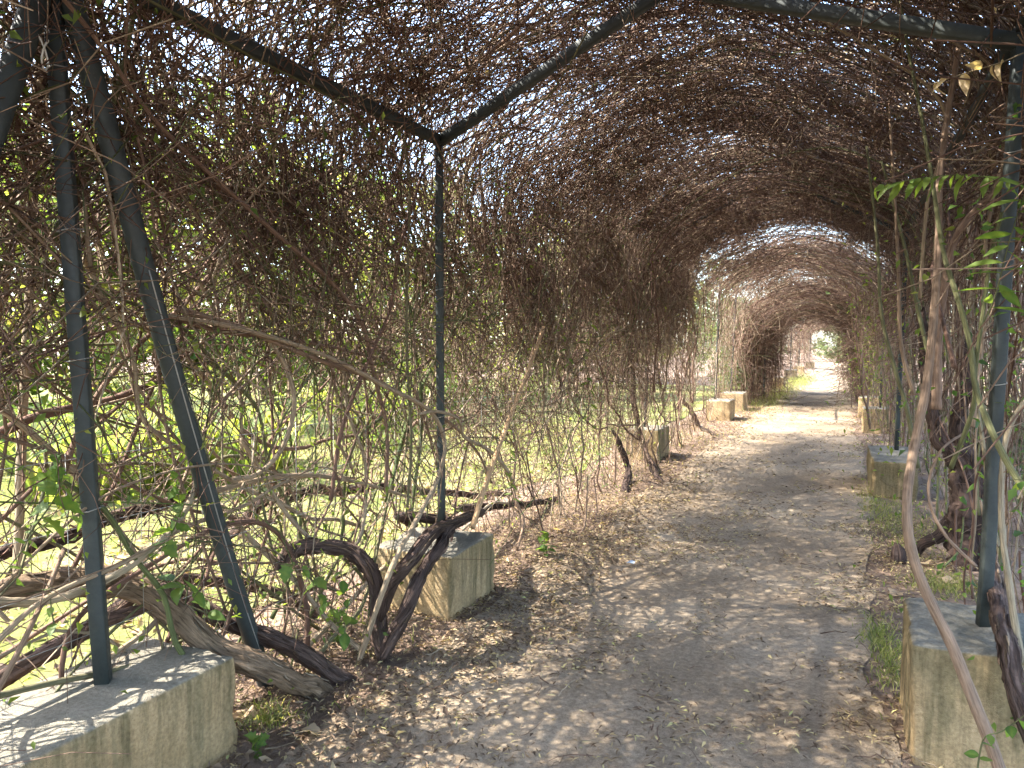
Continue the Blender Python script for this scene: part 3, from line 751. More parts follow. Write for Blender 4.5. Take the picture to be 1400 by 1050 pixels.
S_('arching_branch', [X(215, 430, -2.42), X(310, 445, -2.4), X(400, 470, -2.36), X(466, 496, -2.3), X(530, 530, -2.24), X(588, 562, -2.2), X(608, 605, -2.18), X(600, 650, -2.15), X(573, 705, -2.08), X(535, 778, -1.98), atz(489, 910, -0.02)], 0.010, 0.0145, 0.66, 'long pale branch arching from the bent brace round to the ground by the streaked block', 'branch', S=10, n=64)
S_('arching_branch', [X(240, 422, -2.45), X(330, 448, -2.42), X(420, 486, -2.38), X(500, 514, -2.34), X(560, 545, -2.32), X(620, 582, -2.32), X(655, 622, -2.32), X(672, 660, -2.3)], 0.014, 0.009, 0.45, 'brown branch sweeping right behind the second post', 'branch', S=10, n=50)
S_('arching_branch', [X(230, 432, -2.5), X(300, 452, -2.48), X(380, 462, -2.46), X(470, 478, -2.45), X(540, 500, -2.45)], 0.012, 0.007, 0.4, 'bundle branch running level beside the arching pale one', 'branch', S=8, n=36)
S_('bare_branch', [X(-20, 602, -2.7), X(50, 572, -2.68), X(130, 550, -2.64), X(195, 532, -2.6), X(248, 512, -2.6)], 0.020, 0.012, 0.2, 'dark branch rising from the left edge behind the first post', 'branch', S=8, n=36, wob=0.02)
S_('bare_branch', [X(262, 585, -2.45), X(270, 650, -2.45), X(245, 712, -2.42), X(190, 765, -2.4), X(130, 800, -2.45), X(60, 822, -2.5), X(-30, 822, -2.55)], 0.010, 0.017, 0.8, 'smooth pale cane curving down to the shaggy trunk', 'branch', S=10, n=50)
S_('bare_branch', [X(366, 460, -2.42), X(392, 505, -2.42), X(402, 555, -2.4), X(386, 612, -2.4), X(352, 648, -2.42), X(318, 655, -2.44)], 0.012, 0.012, 0.66, 'hooked grey stem curling like a question mark near the bent brace', 'branch', S=8, n=40)
S_('bare_branch', [X(290, 672, -2.5), X(360, 655, -2.48), X(430, 650, -2.45), X(500, 662, -2.42), X(560, 680, -2.4)], 0.014, 0.009, 0.62, 'level grey branch low between the bent brace and second post', 'branch', S=8, n=40)
S_('bare_branch', [X(330, 600, -2.55), X(390, 700, -2.5), X(440, 745, -2.46), X(490, 740, -2.42), X(500, 640, -2.44), X(475, 560, -2.46), X(470, 480, -2.5)], 0.012, 0.009, 0.7, 'grey stem looping low in front of the lawn', 'branch', S=8, n=50)
S_('bare_branch', [X(300, 690, -2.6), X(345, 740, -2.55), X(400, 790, -2.5), X(450, 850, -2.4), atz(500, 895, 0)], 0.015, 0.013, 0.74, 'straight pale stem slanting behind the bent brace foot', 'branch', S=8, n=36)
S_('tan_cane', [X(24, 800, -2.78), X(30, 600, -2.75), X(40, 400, -2.72), X(46, 280, -2.7), X(54, 120, -2.7), X(60, 20, -2.68)], 0.017, 0.012, 0.70, 'tall straight tan cane at the far left edge', 'cane', S=10, n=40)
S_('tan_cane', [X(-20, 520, -2.7), X(10, 370, -2.68), X(40, 230, -2.66), X(52, 90, -2.64), X(54, 0, -2.62)], 0.013, 0.010, 0.6, 'thinner tan cane leaning across the tall straight one', 'cane', S=10, n=40)
S_('green_cane', [X(70, 330, -2.5), X(104, 252, -2.46), X(127, 208, -2.45), X(151, 151, -2.42), X(171, 80, -2.4), X(187, -10, -2.38)], 0.012, 0.009, 0.93, 'smooth green cane crossing behind the top of the bent brace', 'cane', S=8, n=40)
S_('green_cane', [X(552, 190, -2.2), X(560, 260, -2.2), X(557, 370, -2.22), X(556, 480, -2.26), X(562, 600, -2.28), X(556, 705, -2.32)], 0.006, 0.010, 0.85, 'slim upright green cane left of the second post', 'cane', S=8, n=40)
S_('bare_branch', [Y(440, 190, 3.9), Y(547, 144, 3.9), Y(600, 117, 3.85), Y(667, 74, 3.8), Y(728, 17, 3.7), Y(760, -40, 3.65)], 0.017, 0.010, 0.42, 'reddish twisted branch above the junction of the rafters', 'branch', S=8, n=40)
S_('bare_branch', [Y(452, 180, 3.86), Y(540, 152, 3.84), Y(620, 108, 3.8), Y(690, 62, 3.75), Y(770, 10, 3.7)], 0.009, 0.006, 0.55, 'thin companion branch winding along the reddish twisted one', 'branch', S=8, n=40)
# right side
S_('curved_vine', [Y(1330, -60, 4.0), Y(1312, 60, 3.95), Y(1295, 160, 3.85), Y(1284, 250, 3.7), Y(1283, 330, 3.55), Y(1277, 430, 3.4), Y(1266, 530, 3.25), Y(1250, 610, 3.1), Y(1240, 680, 2.95), Y(1244, 742, 2.85), Y(1264, 805, 2.78), Y(1300, 880, 2.72), Y(1332, 960, 2.66), Y(1366, 1050, 2.6), Y(1400, 1180, 2.55)], 0.012, 0.019, 0.47, 'long curved grey brown stem sweeping down across the right block', 'vine', S=12, n=80)
S_('curved_vine', [Y(1385, 236, 4.2), Y(1366, 259, 4.1), Y(1331, 290, 4.05), Y(1306, 326, 4.0), Y(1295, 370, 3.95), Y(1283, 450, 3.9), Y(1280, 560, 3.85)], 0.012, 0.022, 0.42, 'brown stem bending right to pass behind the near right post', 'vine', S=10, n=50)
S_('green_cane', [Y(1225, -40, 3.9), Y(1240, 60, 3.8), Y(1258, 150, 3.65), Y(1275, 250, 3.5), Y(1290, 345, 3.35), Y(1310, 410, 3.25), Y(1326, 470, 3.2), Y(1334, 530, 3.15), Y(1352, 580, 3.05), Y(1376, 630, 2.98), Y(1412, 690, 2.9)], 0.005, 0.012, 0.93, 'bright green cane slanting over the front of the near right post', 'cane', S=10, n=56)
S_('green_cane', [Y(1370, 290, 3.25), Y(1355, 350, 3.25), Y(1345, 420, 3.22), Y(1334, 500, 3.2), Y(1330, 560, 3.2), Y(1300, 640, 3.3)], 0.006, 0.009, 0.95, 'thin green cane forking upward to leaves by the near right post', 'cane', S=8, n=46)
S_('curved_vine', [Y(1420, 520, 3.5), Y(1382, 580, 3.4), Y(1370, 640, 3.35), Y(1370, 720, 3.3), Y(1380, 800, 3.2), Y(1392, 880, 3.15), Y(1410, 960, 3.1)], 0.008, 0.014, 0.8, 'pale grey stem hugging the right side of the near right post', 'vine', S=8, n=46)
S_('fallen_log', [Y(1352, 760, 3.75), Y(1362, 810, 3.45), Y(1376, 880, 3.1), Y(1392, 950, 2.95), Y(1425, 1050, 2.85)], 0.034, 0.030, 0.35, 'reddish flaky trunk propped on the right end of the mossy block', 'fallen log', S=12, n=40, rough=0.08, mat=TRUNK, wob=0.015)
S_('curved_vine', [Y(1325, 588, 4.6), Y(1290, 612, 4.4), Y(1272, 650, 4.3), Y(1272, 690, 4.2), Y(1295, 735, 4.15), Y(1335, 775, 4.1)], 0.006, 0.009, 0.45, 'short grey stem hooking round in front of the gnarled trunk', 'vine', S=8, n=40)
for (pts, t, lb) in (([(1185, 200), (1200, 340), (1205, 430), (1225, 510), (1240, 560), (1255, 640)], 0.9, 'slender green stem left of the long curved one'), ([(1205, 220), (1235, 330), (1250, 400), (1266, 470), (1280, 520)], 0.92, 'slender green stem crossing behind the long curved one'), ([(1215, 130), (1222, 250), (1228, 360), (1232, 470), (1250, 540)], 0.5, 'slender brown stem rising above the olive stained block')):
    S_('curved_vine', [Y(u, v, 5.2) for u, v in pts], 0.007, 0.014, t, lb, 'vine', S=8, n=40)

# gnarled trunk with limbs, right side
g0 = atz(1322, 770, 0)
gt = empty('gnarled_trunk', g0)
tag(gt, 'dark gnarled vine trunk splitting into limbs behind the near right post', 'woody vine')
gy_ = g0[1]
S_('trunk', [g0 - (0, 0, .1), Y(1322, 740, gy_), Y(1328, 690, gy_), Y(1318, 640, gy_), Y(1300, 612, gy_)], 0.16, 0.085, 0.05, None, None, S=16, n=30, rough=0.10, mat=TRUNK, parent=gt, wob=0.05)
for pts in ([(1305, 620), (1285, 600), (1272, 560), (1268, 500), (1262, 420)], [(1318, 640), (1312, 580), (1318, 520), (1312, 440), (1300, 340)], [(1325, 660), (1352, 600), (1372, 540), (1384, 460)], [(1312, 700), (1285, 730), (1262, 742), (1250, 770)]):
    S_('limb', [Y(u, v, gy_ + 0.03 * i) for i, (u, v) in enumerate(pts)], 0.055, 0.022, 0.12, None, None, S=10, n=30, rough=0.09, mat=TRUNK, parent=gt, wob=0.03)
# upright trunk seen at the back of the left second bay
for (pts, lb) in (([atz(855, 680, -.05), X(858, 640, -2.25), X(845, 605, -2.3), X(836, 585, -2.35)], 'stubby dark trunk standing just left of the half hidden block'),
                  ([atz(905, 668, -.05), X(880, 610, -2.4), X(868, 560, -2.45), X(862, 480, -2.45)], 'slim dark trunk in front of the half hidden block'),
                  ([atz(955, 585, -.05), X(944, 560, -2.5), X(930, 540, -2.6), X(926, 500, -2.6)], 'low dark trunk between the half hidden and clean tan blocks')):
    S_('woody_vine', pts, 0.045, 0.024, 0.1, lb, 'woody vine', S=10, n=26, rough=0.1, mat=TRUNK, wob=0.03)
# low lying branches behind the streaked block
for i, (pts, lb) in enumerate((([X(300, 745, -3.0), X(360, 690, -2.9), X(430, 672, -2.9), X(520, 668, -2.9), X(640, 676, -2.9), X(700, 672, -2.9)], 'dark branch lying low behind the streaked block'),
                  ([X(620, 692, -2.6), X(700, 690, -2.6), X(780, 684, -2.6), X(860, 676, -2.5)], 'long dark branch lying on the ground past the stake'),
                  ([X(-60, 790, -2.95), X(60, 742, -2.9), X(120, 720, -2.85), X(200, 700, -2.8), X(280, 668, -2.75)], 'rough branch slanting up behind the first post'))):
    S_('fallen_branch', pts, 0.028, 0.020, 0.12, lb, 'branch', S=10, n=40, rough=0.1, mat=TRUNK, wob=0.04)

# leaning stake
stk = [X(646, 722, -2.04), X(664, 662, -2.05), X(690, 590, -2.07), X(717, 520, -2.10), X(743, 448, -2.14)]
S_('wooden_stake', stk, 0.019, 0.015, 0.5, 'pale split wooden stake leaning right of the second post', 'stake', S=6, n=30, mat=STAKE, rough=0.06)
# stump
sp = atz(1228, 768, 0)
S_('stump', [sp - (0, 0, .06), sp + (0.0, 0.0, 0.06), sp + (-.012, 0.02, 0.135)], 0.055, 0.038, 0.15, 'small dark stump on the right verge beyond the mossy block', 'stump', S=12, n=10, rough=0.1, mat=TRUNK)
# twine loop tied on the first post
S_('twine_loop', [X(66, 55, -2.33), X(60, 66, -2.33), X(57, 82, -2.33), X(61, 96, -2.33), X(66, 88, -2.33), X(62, 70, -2.33), X(56, 55, -2.34), X(50, 45, -2.34)], 0.0032, 0.003, 0.5, 'white twine loop dangling beside the first post', 'twine', S=6, n=40, mat=TWINE)
# dangling roof twigs and debris
P = []
for (u, v, y) in ((1030, 60, 4.2), (1185, 40, 3.6), (860, 20, 3.6), (770, 180, 5.5), (940, 210, 6), (1080, 150, 5), (700, 260, 5), (1140, 230, 7), (600, 60, 3.3), (1010, 260, 7), (240, 60, 2.6), (270, 120, 2.8)):
    c = Y(u, v, y); n = 8
    d = np.array([rng.normal(0, .25), rng.normal(0, .25), -1.0]); q = [c]
    L = rng.uniform(.25, .6)
    for k in range(n - 1):
        d = d + rng.normal(0, .18, 3) * (1, 1, .3); q.append(q[-1] + d / np.linalg.norm(d) * L / n)
    P.append(q)
P = np.array(P)
stuff_tubes('hanging_twigs', [(P, taper(len(P), 8, .002, .003), tints(len(P), .6, .8))], 'thin pale twigs dangling from the thatch', 'twigs')

# ------------------------------------------------------------------ leaves
def leaf_cloud(C, D, Nn, L, Wd, fold=0.25):
    """folded 4 triangle leaves; C base, D direction, Nn normal"""
    n = len(C)
    D = norm(D); Sx = norm(np.cross(D, Nn)); Nn = np.cross(Sx, D)
    L = L[:, None]; Wd = Wd[:, None]
    b = C; m = C + D * L * 0.5 - Nn * L * 0.04; t = C + D * L - Nn * L * 0.18
    l = C + D * L * 0.42 + Sx * Wd * 0.5 + Nn * Wd * fold; r = C + D * L * 0.42 - Sx * Wd * 0.5 + Nn * Wd * fold
    V = np.stack([b, l, m, r, t], 1).reshape(-1, 3)
    i = np.arange(n)[:, None] * 5
    T = np.concatenate([i + [0, 2, 1], i + [0, 3, 2], i + [1, 2, 4], i + [2, 3, 4]])
    return V, T
def tint_rep(t, k): return np.repeat(t, k)

# litter on the ground
def litter(name, n, yr, lr, label, clump=True):
    y = rng.uniform(yr[0], yr[1], n * 3); x = rng.uniform(-2.9, 1.0, n * 3)
    pc = -0.82 + 0.012 * y
    d = (x - pc)
    dens = 0.14 + 0.9 * np.clip((-0.55 - d) / 0.55, 0, 1) + 0.25 * np.clip((d - 0.75) / 0.4, 0, 1)
    nz = np.array([fbm(a, b, 1.6, 12.0) + 0.6 * fbm(a, b, 5.0, 2.0) for a, b in zip(x, y)])
    dens = np.clip(dens + 0.75 * nz, 0.02, 1)
    k = rng.uniform(0, 1, len(x)) < dens
    x, y, d = x[k][:n], y[k][:n], d[k][:n]; n = len(x)
    z = np.array([hgt(a, b) for a, b in zip(x, y)]) + 0.016 + rng.uniform(0, 0.010, n)
    D = np.stack([rng.normal(size=n), rng.normal(size=n), rng.normal(0, 0.22, n)], -1)
    Nn = np.stack([rng.normal(0, .4, n), rng.normal(0, .4, n), np.ones(n)], -1)
    L = rng.uniform(*lr, n); W_ = L * rng.uniform(0.16, 0.34, n)
    V, T = leaf_cloud(np.stack([x, y, z], -1), D, Nn, L, W_)
    t = np.where(rng.uniform(size=n) < np.where(d < -0.6, .62, .45), rng.beta(1.3, 4.0, n), rng.beta(3.2, 1.6, n))
    o = link(name, mesh_np(name, V, tris=T, tint=tint_rep(t, 5), mats=[DRY], smooth=False))
    tag(o, label, 'leaf litter', kind='stuff')
litter('leaf_litter', 34000, (1.6, 7.5), (0.016, 0.046), 'small dry willow-like leaves strewn over the near path')
litter('leaf_litter', 11000, (7.5, 22.0), (0.035, 0.07), 'dry leaves scattered along the path farther on')
n = 9000
x = -3.0 - np.abs(rng.normal(0, 2.6, n)); y = rng.uniform(0, 14, n)
z = np.array([hgt(a, b) for a, b in zip(x, y)]) + 0.022 + rng.uniform(0, .012, n)
L = rng.uniform(.03, .10, n)
V, T = leaf_cloud(np.stack([x, y, z], -1), np.stack([rng.normal(size=n), rng.normal(size=n), rng.normal(0, .3, n)], -1), np.stack([rng.normal(0, .5, n), rng.normal(0, .5, n), np.ones(n)], -1), L, L * rng.uniform(.25, .6, n))
tag(link('leaf_litter', mesh_np('leaf_litter', V, tris=T, tint=tint_rep(rng.beta(1.5, 2, n), 5), mats=[DRY], smooth=False)), 'brown fallen leaves scattered over the lawn edge', 'leaf litter', kind='stuff')
n = 1100
y = rng.uniform(1.8, 9.5, n); x = -1.78 + rng.normal(0, .26, n)
z = np.array([hgt(a, b) for a, b in zip(x, y)]) + 0.02 + rng.uniform(0, .02, n)
L = rng.uniform(.026, .06, n)
V, T = leaf_cloud(np.stack([x, y, z], -1), np.stack([rng.normal(size=n), rng.normal(size=n), rng.normal(0, .45, n)], -1), np.stack([rng.normal(0, .6, n), rng.normal(0, .6, n), np.ones(n)], -1), L, L * rng.uniform(.25, .5, n), .4)
tag(link('leaf_litter', mesh_np('leaf_litter', V, tris=T, tint=tint_rep(rng.beta(1.4, 2.2, n), 5), mats=[DRY], smooth=False)), 'larger curled brown leaves drifted along the left margin of the path', 'leaf litter', kind='stuff')
# fallen twig debris
n = 700
y = rng.uniform(1.6, 9, n); x = np.where(rng.uniform(size=n) < .7, rng.uniform(-2.7, -1.5, n), rng.uniform(-1.5, 0.6, n))
th = rng.uniform(0, 6.28, n); L = rng.uniform(.05, .28, n); K = 5
P = np.empty((n, K, 3))
for k in range(K):
    P[:, k, 0] = x + np.cos(th) * L * k / K + rng.normal(0, .006, n); P[:, k, 1] = y + np.sin(th) * L * k / K + rng.normal(0, .006, n)
    P[:, k, 2] = [hgt(a, b) + .02 for a, b in zip(P[:, k, 0], P[:, k, 1])] + rng.uniform(0, .02, n)
stuff_tubes('fallen_twigs', [(P, taper(n, K, .0015, .004), tints(n, .2, .8))], 'short dead twigs lying among the leaf litter', 'twigs')

# pebbles
n = 900
y = rng.uniform(1.6, 9, n); x = rng.uniform(-1.9, 0.3, n); r = rng.uniform(.002, .009, n)
oc = np.array([(1, 0, 0), (0, 1, 0), (-1, 0, 0), (0, -1, 0), (0, 0, .7), (0, 0, -.5)])
c = np.stack([x, y, [hgt(a, b) + .012 for a, b in zip(x, y)]], -1)
V = (c[:, None] + oc[None] * r[:, None, None] * rng.uniform(.6, 1.3, (n, 6, 1))).reshape(-1, 3)
i = np.arange(n)[:, None] * 6
T = np.concatenate([i + t for t in ([0, 1, 4], [1, 2, 4], [2, 3, 4], [3, 0, 4], [1, 0, 5], [2, 1, 5], [3, 2, 5], [0, 3, 5])])
tag(link('pebbles', mesh_np('pebbles', V, tris=T, mats=[PATH_M])), 'small pebbles and clods on the path', 'pebbles', kind='stuff')

# grass
def grass(name, spots, label, hr=(0.03, 0.10)):
    Cs = []
    for (cx, cy, rx, ry, n) in spots:
        Cs.append(np.stack([cx + rng.normal(0, rx, n), cy + rng.normal(0, ry, n)], -1))
    xy = np.concatenate(Cs); n = len(xy)
    z = np.array([hgt(a, b) for a, b in xy]) + 0.004
    th = rng.uniform(0, 6.28, n); h = rng.uniform(*hr, n); w = rng.uniform(.0018, .004, n) * (1 + h)
    lean = rng.normal(0, .75, (n, 2)) * h[:, None]
    s = np.stack([np.cos(th), np.sin(th), 0 * th], -1) * w[:, None]
    b = np.c_[xy, z]
    m = b + np.c_[lean * 0.35, h * 0.6]; t = b + np.c_[lean, h]
    V = np.stack([b - s, b + s, m - s * .7, m + s * .7, t], 1).reshape(-1, 3)
    i = np.arange(n)[:, None] * 5
    T = np.concatenate([i + [0, 1, 3], i + [0, 3, 2], i + [2, 3, 4]])
    o = link(name, mesh_np(name, V, tris=T, tint=tint_rep(rng.beta(2, 2, n), 5), mats=[GRASS], smooth=False))
    tag(o, label, 'grass', kind='stuff')
ga = atz(1215, 905, 0); gb = atz(1215, 720, 0); gc = atz(1290, 800, 0); gd = atz(1160, 820, 0)
grass('grass', [(ga[0] + .02, ga[1], .05, .20, 520), (ga[0] - .05, ga[1] + .3, .04, .1, 200), (gb[0] + .12, gb[1], .16, .45, 900), (gb[0] + .05, gb[1] + .9, .14, .4, 400), (gc[0], gc[1], .12, .14, 900), (0.38, 8.2, .08, .6, 700), (0.25, 4.5, .06, .2, 160)], 'patchy green grass along the right verge', (0.012, 0.055))
grass('grass', [(-1.8, 24, .3, 3, 1500), (-1.5, 34, .3, 4, 2500)], 'bright grass tufts inside the far arch', (0.08, 0.25))
grass('grass', [(x, y, .8, .8, 600) for x, y in zip(rng.uniform(-11, -3.4, 44), rng.uniform(-1, 13, 44))], 'sunlit dry grass of the lawn beyond the left wall', (0.03, 0.10))
gl = atz(365, 985, 0)
grass('grass', [(gl[0], gl[1], .06, .06, 260)], 'small grass tuft by the big dry leaf', (0.02, 0.06))

# leaf shapes used as parts
def leaf_mesh(name, outline, mat, L, curl=0.15, fold=0.18, tint=0.5):
    """outline: list of (t along, half width); folded along the midrib"""
    V = []; T = []
    m = len(outline)
    for (t, w) in outline:
        zc = -curl * t * t * L
        V += [(w * L, t * L, zc + fold * w * L), (0, t * L, zc), (-w * L, t * L, zc + fold * w * L)]
    q = []
    for i in range(m - 1):
        a = i * 3; b = a + 3
        q += [(a, a + 1, b + 1, b), (a + 1, a + 2, b + 2, b + 1)]
    return mesh_np(name, V, q, tint=np.clip(tint + np.array([(.28 if i % 3 == 1 else 0) + random.uniform(-.16, .16) for i in range(len(V))]), 0, 1), mats=[mat])
OV = [(0, 0.01), (0.12, .16), (0.32, .28), (0.55, .27), (0.78, .16), (0.92, .06), (1, 0.003)]
LA = [(0, 0.01), (0.15, .09), (0.4, .15), (0.65, .13), (0.85, .06), (1, 0.003)]
LO = [(0, 0.02), (0.1, .30), (0.22, .20), (0.36, .42), (0.5, .24), (0.66, .30), (0.8, .12), (1, 0.003)]
leafs_ov = [leaf_mesh('leaf', OV, LEAF, 1.0, c, f, t) for c, f, t in ((.15, .2, .35), (.4, .35, .6), (.25, .1, .85))]
leafs_la = [leaf_mesh('leaf', LA, LEAF, 1.0, c, f, t) for c, f, t in ((.2, .3, .75), (.4, .4, .95), (.1, .2, .6))]
leafs_lo = [leaf_mesh('leaf', LO, LEAF, 1.0, c, f, t) for c, f, t in ((.2, .2, .5), (.35, .3, .7))]
leafs_dry = [leaf_mesh('leaf', OL, TANLEAF, 1.0, c, f, t) for OL, c, f, t in ((OV, 1.0, .9, .6), (LA, .8, 1.2, .9), (OV, -.7, 1.3, .8))]
def place_leaf(me, parent, base, d, up, size):
    d = norm(np.asarray(d, float)); s = norm(np.cross(d, up)); n = np.cross(s, d)
    o = link('leaf', me, parent)
    from mathutils import Matrix
    M = Matrix(((s[0], d[0], n[0], 0), (s[1], d[1], n[1], 0), (s[2], d[2], n[2], 0), (0, 0, 0, 1)))
    M = M @ Matrix.Scale(size, 4)
    b = np.asarray(base) - np.asarray(parent.location)
    M.translation = Vector([float(v) for v in b])
    o.matrix_basis = M
    return o
def sprig(name, pts, nleaf, size, meshes, label, cat, r=0.003, droop=0.6, tint=0.95, group=None, spread=1.0):
    pts = np.asarray(pts, float)
    e = empty(name, pts[0])
    tag(e, label, cat, group)
    stem_obj('stem', pts, r, r * .5, tint, None, None, parent=e, S=5, n=16)
    P = spline(pts, 60)
    for i in range(nleaf):
        k = int(6 + 53 * (i + rng.uniform(0, .8)) / nleaf); k = min(k, 59)
        t = norm(P[min(k + 1, 59)] - P[k - 1])
        sd_ = norm(np.cross(t, [0.2, 0.3, 1.0])) * (1 if i % 2 else -1) + rng.normal(0, .35, 3)
        d = t * 0.5 + sd_ * spread + np.array([0, 0, -droop])
        up = np.array([rng.normal(0, .4), rng.normal(0, .4), 1.0]) - 0.3 * norm(P[k] - EYE)
        place_leaf(meshes[rng.integers(len(meshes))], e, P[k], d, up, size * rng.uniform(.6, 1.25))
    return e
sprig('leafy_shoot', [Y(1400, 250, 3.2), Y(1330, 240, 3.2), Y(1270, 242, 3.2), Y(1195, 255, 3.2)], 28, 0.08, leafs_la, 'fresh green leafy shoot stretching left from the near right post', 'leafy shoot')
sprig('leafy_shoot', [Y(1345, 440, 3.1), Y(1362, 400, 3.1), Y(1380, 330, 3.1), Y(1405, 250, 3.1)], 18, 0.125, leafs_la, 'bright green shoot with long leaves over the near right post', 'leafy shoot')
sprig('leafy_shoot', [Y(1335, 1060, 2.5), Y(1345, 1010, 2.5), Y(1370, 1000, 2.5), Y(1405, 975, 2.5)], 7, 0.055, leafs_ov, 'small round green leaves before the mossy right block', 'leafy shoot')
sprig('leafy_shoot', [Y(1420, 690, 2.9), Y(1405, 660, 2.9), Y(1385, 655, 2.9)], 3, 0.09, leafs_ov, 'three broad green leaves poking in at the right edge', 'leafy shoot')
sprig('dry_shoot', [Y(1400, 72, 3.2), Y(1370, 85, 3.2), Y(1320, 100, 3.2), Y(1265, 118, 3.2)], 6, 0.07, leafs_dry, 'withered twig with curled pale leaves below the right rafter', 'dry twig', tint=.8, droop=1.0)
sprig('leafy_shoot', [X(195, 770, -2.35), X(225, 745, -2.33), X(245, 700, -2.33), X(238, 640, -2.35)], 13, 0.075, leafs_lo, 'drooping green leaves over the shaggy tan trunk', 'leafy shoot', droop=1.0)
sprig('leafy_shoot', [X(290, 850, -2.3), X(270, 815, -2.28), X(245, 800, -2.28), X(228, 790, -2.3)], 8, 0.085, leafs_ov, 'cluster of broad green leaves resting on the shaggy trunk', 'leafy shoot', droop=.3)
sprig('leafy_shoot', [X(470, 870, -2.2), X(440, 810, -2.2), X(415, 775, -2.2), X(380, 770, -2.22)], 11, 0.085, leafs_lo, 'hanging green leaves left of the streaked block', 'leafy shoot', droop=1.1)
sprig('leafy_shoot', [X(470, 880, -2.1), X(475, 820, -2.1), X(465, 780, -2.12)], 8, 0.085, leafs_ov, 'upright leafy shoot beside the stout curving stem', 'leafy shoot', droop=.9)
sprig('leafy_shoot', [X(40, 730, -2.3), X(75, 680, -2.3), X(85, 640, -2.3), X(60, 610, -2.3)], 12, 0.085, leafs_lo, 'large dull green leaves left of the first post', 'leafy shoot', droop=.7)
sprig('leafy_shoot', [X(-10, 800, -2.4), X(25, 760, -2.4), X(55, 720, -2.4), X(120, 700, -2.4)], 14, 0.06, leafs_la, 'small narrow leaves near the far left edge', 'leafy shoot', droop=.4)
sprig('leafy_shoot', [X(75, 860, -2.4), X(70, 830, -2.4), X(68, 800, -2.4)], 5, 0.06, leafs_ov, 'few green leaves above the long near block', 'leafy shoot', droop=.5)
sprig('ivy_strand', [X(812, 600, -2.1), X(806, 540, -2.1), X(800, 480, -2.1), X(815, 420, -2.1)], 16, 0.085, leafs_ov, 'dark green ivy strand climbing right of the leaning stake', 'ivy', droop=.8)
sprig('ivy_strand', [X(702, 700, -2.15), X(698, 650, -2.15), X(700, 590, -2.15), X(712, 560, -2.15)], 20, 0.07, leafs_la, 'leafy green shoot rising behind the foot of the stake', 'ivy', droop=.2)
sprig('ivy_strand', [X(790, 560, -2.1), X(775, 480, -2.1), X(760, 430, -2.1)], 9, 0.06, leafs_ov, 'sparse ivy strand touching the stake top', 'ivy', droop=.8)
sprig('ivy_strand', [X(680, 300, -2.2), X(684, 350, -2.2), X(682, 400, -2.2), X(676, 440, -2.2)], 10, 0.05, leafs_la, 'thin green shoot hanging in the dark twigs right of the second post', 'ivy', droop=.8)
sprig('ivy_strand', [X(835, 690, -2.2), X(822, 640, -2.25), X(810, 600, -2.3)], 8, 0.07, leafs_ov, 'low ivy strand by the stubby dark trunk', 'ivy', droop=.5)
sprig('seedling', [atz(745, 762, 0.0), atz(745, 762, 0.0) + (0, 0, .10), atz(745, 762, 0) + (-.02, .01, .2)], 12, 0.10, leafs_ov, 'green seedling growing in the litter beyond the streaked block', 'seedling', droop=.15)
sprig('seedling', [atz(350, 1035, 0), atz(350, 1035, 0) + (0, 0, .05), atz(350, 1035, 0) + (.03, 0, .09)], 8, 0.06, leafs_lo, 'dark green seedling at the foot of the long near block', 'seedling', droop=.2)
sprig('seedling', [atz(455, 880, 0), atz(455, 880, 0) + (0, 0, .10), atz(455, 880, 0) + (.03, 0, .19)], 10, 0.075, leafs_lo, 'dark leafy seedling under the hanging leaves', 'seedling', droop=.2)
# big dry leaves on the ground
def dry_leaf(u, v, size, rot, label):
    p = atz(u, v, 0); p[2] = hgt(p[0], p[1]) + 0.03
    pts = []
    k = 22
    for i in range(k):
        a = 2 * math.pi * i / k
        r = 0.5 + 0.28 * abs(math.cos(2.5 * a)) + 0.05 * math.cos(9 * a)
        pts.append((r * math.cos(a) * size, r * math.sin(a) * size, 0.16 * size * math.sin(a * 2 + rot) + random.uniform(-.02, .02) * size))
    V = [(0, 0, -0.05 * size)] + pts
    T = [(0, 1 + i, 1 + (i + 1) % k) for i in range(k)]
    o = link('dry_leaf', mesh_np('dry_leaf', V, tris=T, tint=np.full(len(V), random.uniform(.2, .9)), mats=[TANLEAF]))
    o.location = [float(c) for c in p]; o.rotation_euler = (random.uniform(-.3, .3), random.uniform(-.3, .3), rot)
    tag(o, label, 'dry leaf')
dry_leaf(333, 985, 0.075, 0.4, 'big pale dry leaf beside the corner of the long near block')
dry_leaf(425, 1005, 0.055, 2.0, 'dry brown leaf right of the small grass tuft')
dry_leaf(765, 725, 0.07, 1.0, 'pinkish dry leaf beside the green seedling')
dry_leaf(1300, 798, 0.07, 3.0, 'pale dry leaf in the grass behind the mossy right block')
dry_leaf(1225, 815, 0.07, 4.0, 'dry leaf on the verge left of the mossy right block')
dry_leaf(1265, 772, 0.055, 5.0, 'curled dry leaf beside the small stump')
pp = atz(862, 772, 0); pp[2] = hgt(pp[0], pp[1]) + 0.03
V = [(-.03, -.012, 0), (0, -.022, .008), (.028, -.006, .003), (.03, .02, .012), (.0, .02, .02), (-.025, .016, .004), (0, 0, .014)]
o = link('paper_scrap', mesh_np('paper_scrap', V, tris=[(6, i, (i + 1) % 6) for i in range(6)], mats=[PAPER], smooth=False))
o.location = [float(c) for c in pp]; tag(o, 'crumpled bluish white paper scrap on the path', 'litter')

